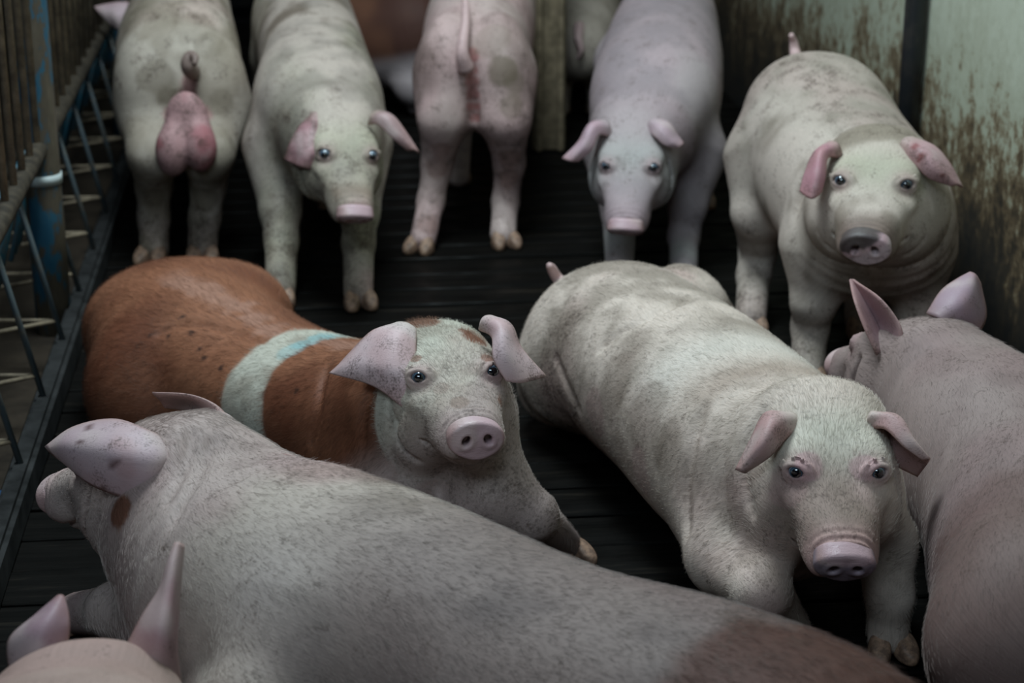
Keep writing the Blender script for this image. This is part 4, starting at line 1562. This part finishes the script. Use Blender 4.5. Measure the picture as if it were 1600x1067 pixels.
p.leg([W(322, 90, 5.80), W(322, 190, 5.75), FL(322, 290, 0.03)], [0.09, 0.05, 0.037], toe=(0, 1, 0))
p.tails.append(([W(300, 112, 4.97), W(294, 106, 4.93), W(291, 96, 4.92), W(297, 86, 4.92), W(305, 90, 4.91), W(304, 101, 4.90)], [0.022, 0.018, 0.014, 0.012, 0.010, 0.006]))
p.bulge(W(238, 150, 5.10), (0.098, 0.11, 0.165), 0.05)
p.bulge(W(334, 150, 5.10), (0.092, 0.11, 0.165), 0.05)
p.cut([(295, 105), (294, 140), (293, 175)], 0.006, 0.025)
p.grime = 0.85
p.tone = 0.88
p.tail_col = (0.20, 0.14, 0.12)
p.colour = lambda i, col, dirt: (mix(mix(col, np.array([0.42, 0.38, 0.30]), np.full(len(col), 0.4)), np.array([0.24, 0.19, 0.14]), 0.5 * sstep(0.47, 0.62, i['n2'])), dirt + 0.15)
for (x, y, r) in ((296, 112, 0.022), (295, 130, 0.024), (294, 148, 0.026), (293, 166, 0.034), (270, 180, 0.03), (316, 180, 0.03)):
    p.spot(x, y, r, (0.40, 0.19, 0.19), 0.7)
for (x, y, r, st) in ((245, 120, 0.05, 0.5), (260, 150, 0.03, 0.6), (330, 70, 0.05, 0.4), (240, 310, 0.04, 0.6), (320, 310, 0.04, 0.6), (305, 40, 0.07, 0.4), (345, 160, 0.04, 0.4)):
    p.spot(x, y, r, (0.16, 0.125, 0.085), st)
boar = p
p.build()


def scrotum(root):
    c = W(292, 230, 4.94)
    rx = np.eye(3)

    def sdf(X):
        d = smin(d_ell(X, c + np.array([-0.036, -0.008, -0.008]), rx, (0.044, 0.045, 0.066)), d_ell(X, c + np.array([0.036, -0.008, 0.0]), rx, (0.042, 0.045, 0.062)), 0.016)
        return smin(d, d_ell(X, c + np.array([0.0, 0.025, 0.065]), rx, (0.055, 0.035, 0.075)), 0.04)
    V, Q = surface_nets(sdf, c - 0.15, c + 0.17, 0.008)
    V = project(sdf, V, 2)
    me = new_mesh('scrotum', V, Q)
    n = fbm(V, 14, 3)
    col = mix(np.tile(np.array([0.33, 0.13, 0.14]), (len(V), 1)), np.array([0.40, 0.23, 0.23]), sstep(0.4, 0.6, n))
    set_col(me, col, None, np.full(len(V), 0.8))
    link('scrotum', me, M_SKIN, root)


scrotum(boar.root)

# ---- brown pig across the back
p = Pig('pig', 'brown pig with a pale belly standing crosswise at the dark back of the pen',
        [(470, 40, 7.05, 0.12, 0.13, 0.13), (505, 40, 7.00, 0.165, 0.18, 0.18), (560, 42, 6.93, 0.178, 0.18, 0.21), (610, 45, 6.86, 0.178, 0.175, 0.21),
         (655, 40, 6.80, 0.165, 0.17, 0.18), (690, 30, 6.77, 0.13, 0.13, 0.15)],
        [(712, 25, 6.74), (800, 80, 6.86)], hs=0.98, vox=0.011, sub=0, seed=101)
p.ears.append((dt([[(690, -5, .0), (700, -12, -.02), (714, -8, .0)], [(690, 14, -.05), (702, 10, -.07), (714, 14, -.05)], [(700, 40, -.08), (708, 42, -.09), (716, 38, -.08)]], 6.68), dict(col=(0.2, 0.1, 0.07))))
p.ears.append((dt([[(700, -15, .0), (712, -20, .02), (722, -12, .0)], [(715, -10, .04), (724, -6, .05), (732, 0, .04)], [(728, 12, .06), (734, 16, .06), (740, 14, .06)]], 6.86), dict(col=(0.2, 0.1, 0.07))))
for (x, r) in ((490, 0.1), (650, 0.085)):
    for t_, dx in ((6.80, 0), (7.02, 14)):
        b1 = W(x + dx, 130, t_)
        b2 = np.array([b1[0], b1[1] + 0.02, 0.2])
        b3 = np.array([b1[0], b1[1] + 0.03, 0.03])
        p.leg([b1, b2, b3], [r, 0.048, 0.036], toe=(1, -0.2, 0))


def colb(i, col, dirt):
    c = np.tile(np.array([0.17, 0.075, 0.045]), (len(col), 1))
    c = mix(c, np.array([0.09, 0.04, 0.03]), sstep(0.45, 0.6, i['n1']))
    c = mix(c, np.array([0.40, 0.33, 0.33]), sstep(-0.35, -0.65, i['top']) * (1 - i['head']))
    return c, dirt * 0


p.colour = colb
p.build()

# ---- beige pig behind the post
p = Pig('pig', 'dim beige pig half hidden just behind the timber post',
        [(905, 70, 6.62, 0.11, 0.12, 0.12), (905, 50, 6.74, 0.150, 0.165, 0.165), (905, 25, 6.95, 0.158, 0.165, 0.18), (905, 0, 7.20, 0.158, 0.165, 0.18),
         (900, -15, 7.42, 0.15, 0.16, 0.17), (895, -20, 7.55, 0.125, 0.125, 0.14)],
        [(890, -10, 7.66), (880, 40, 7.90)], hs=0.95, vox=0.011, sub=0, seed=113)
p.ears.append((dt([[(862, -15, .0), (855, -20, .0), (848, -12, .02)], [(848, -4, .0), (840, -8, .0), (836, 0, .02)], [(840, 15, .02), (834, 12, .02), (830, 16, .03)]], 7.62), dict(dirt=0.2)))
p.ears.append((dt([[(915, -15, .0), (922, -20, .0), (930, -12, .02)], [(930, -4, .0), (938, -8, .0), (942, 0, .02)], [(938, 15, .02), (944, 12, .02), (948, 16, .03)]], 7.62), dict(dirt=0.2)))
for (x, t_, y) in ((875, 6.78, 90), (935, 6.78, 90), (875, 7.35, 60), (935, 7.35, 60)):
    b1 = W(x, y, t_)
    p.leg([b1, np.array([b1[0], b1[1] - 0.02, 0.2]), np.array([b1[0], b1[1], 0.03])], [0.09, 0.048, 0.036], toe=(0, 1, 0))
p.tails.append(([W(905, 40, 6.52), W(904, 60, 6.48), W(908, 78, 6.48), W(903, 92, 6.50)], [0.02, 0.015, 0.011, 0.006]))
p.colour = lambda i, col, dirt: (mix(col, np.array([0.30, 0.25, 0.20]), np.full(len(col), 0.6)), dirt)
p.build()

# ---- pig whose head shows in the near left corner
p = Pig('pig', 'pink pig in the near corner, only the back of its head and tall ears showing',
        [(-40, 1700, 1.60, 0.12, 0.13, 0.13), (0, 1560, 1.70, 0.17, 0.18, 0.18), (40, 1400, 1.86, 0.178, 0.18, 0.18), (80, 1330, 2.06, 0.172, 0.165, 0.18),
         (110, 1245, 2.16, 0.160, 0.150, 0.17), (135, 1165, 2.27, 0.120, 0.110, 0.14)],
        [(146, 1115, 2.34), (158, 1075, 2.58)], hs=0.98, vox=0.009, sub=0, seed=127)
p.ears.append((dt([[(198, 1010, .03), (238, 1042, .0), (282, 1066, .03)], [(226, 957, .04), (252, 985, .0), (276, 1012, .03)], [(250, 920, .05), (263, 930, .02), (279, 945, .05)],
                   [(262, 880, .05), (271, 882, .04), (284, 890, .06)], [(272, 850, .06), (279, 848, .06), (288, 853, .07)]], 2.28), dict(col=(0.38, 0.22, 0.23), dirt=0.1)))
p.ears.append((dt([[(18, 1062, .03), (60, 1052, .0), (104, 1005, .03)], [(14, 1002, .04), (60, 992, .0), (108, 978, .03)], [(54, 963, .05), (80, 957, .02), (106, 955, .04)], [(87, 935, .06), (95, 931, .05), (101, 935, .05)]], 2.28), dict(col=(0.34, 0.22, 0.25), dirt=0.1)))
p.leg([W(30, 1200, 2.20), FL(20, 1150, 0.03)], [0.08, 0.036], toe=(0.1, 1, 0))
p.leg([W(190, 1240, 2.10), FL(200, 1260, 0.03)], [0.08, 0.036], toe=(0.1, 1, 0))
p.colour = lambda i, col, dirt: (mix(col, np.array([0.36, 0.23, 0.20]), np.full(len(col), 0.75)), dirt * 0.3)
p.build()
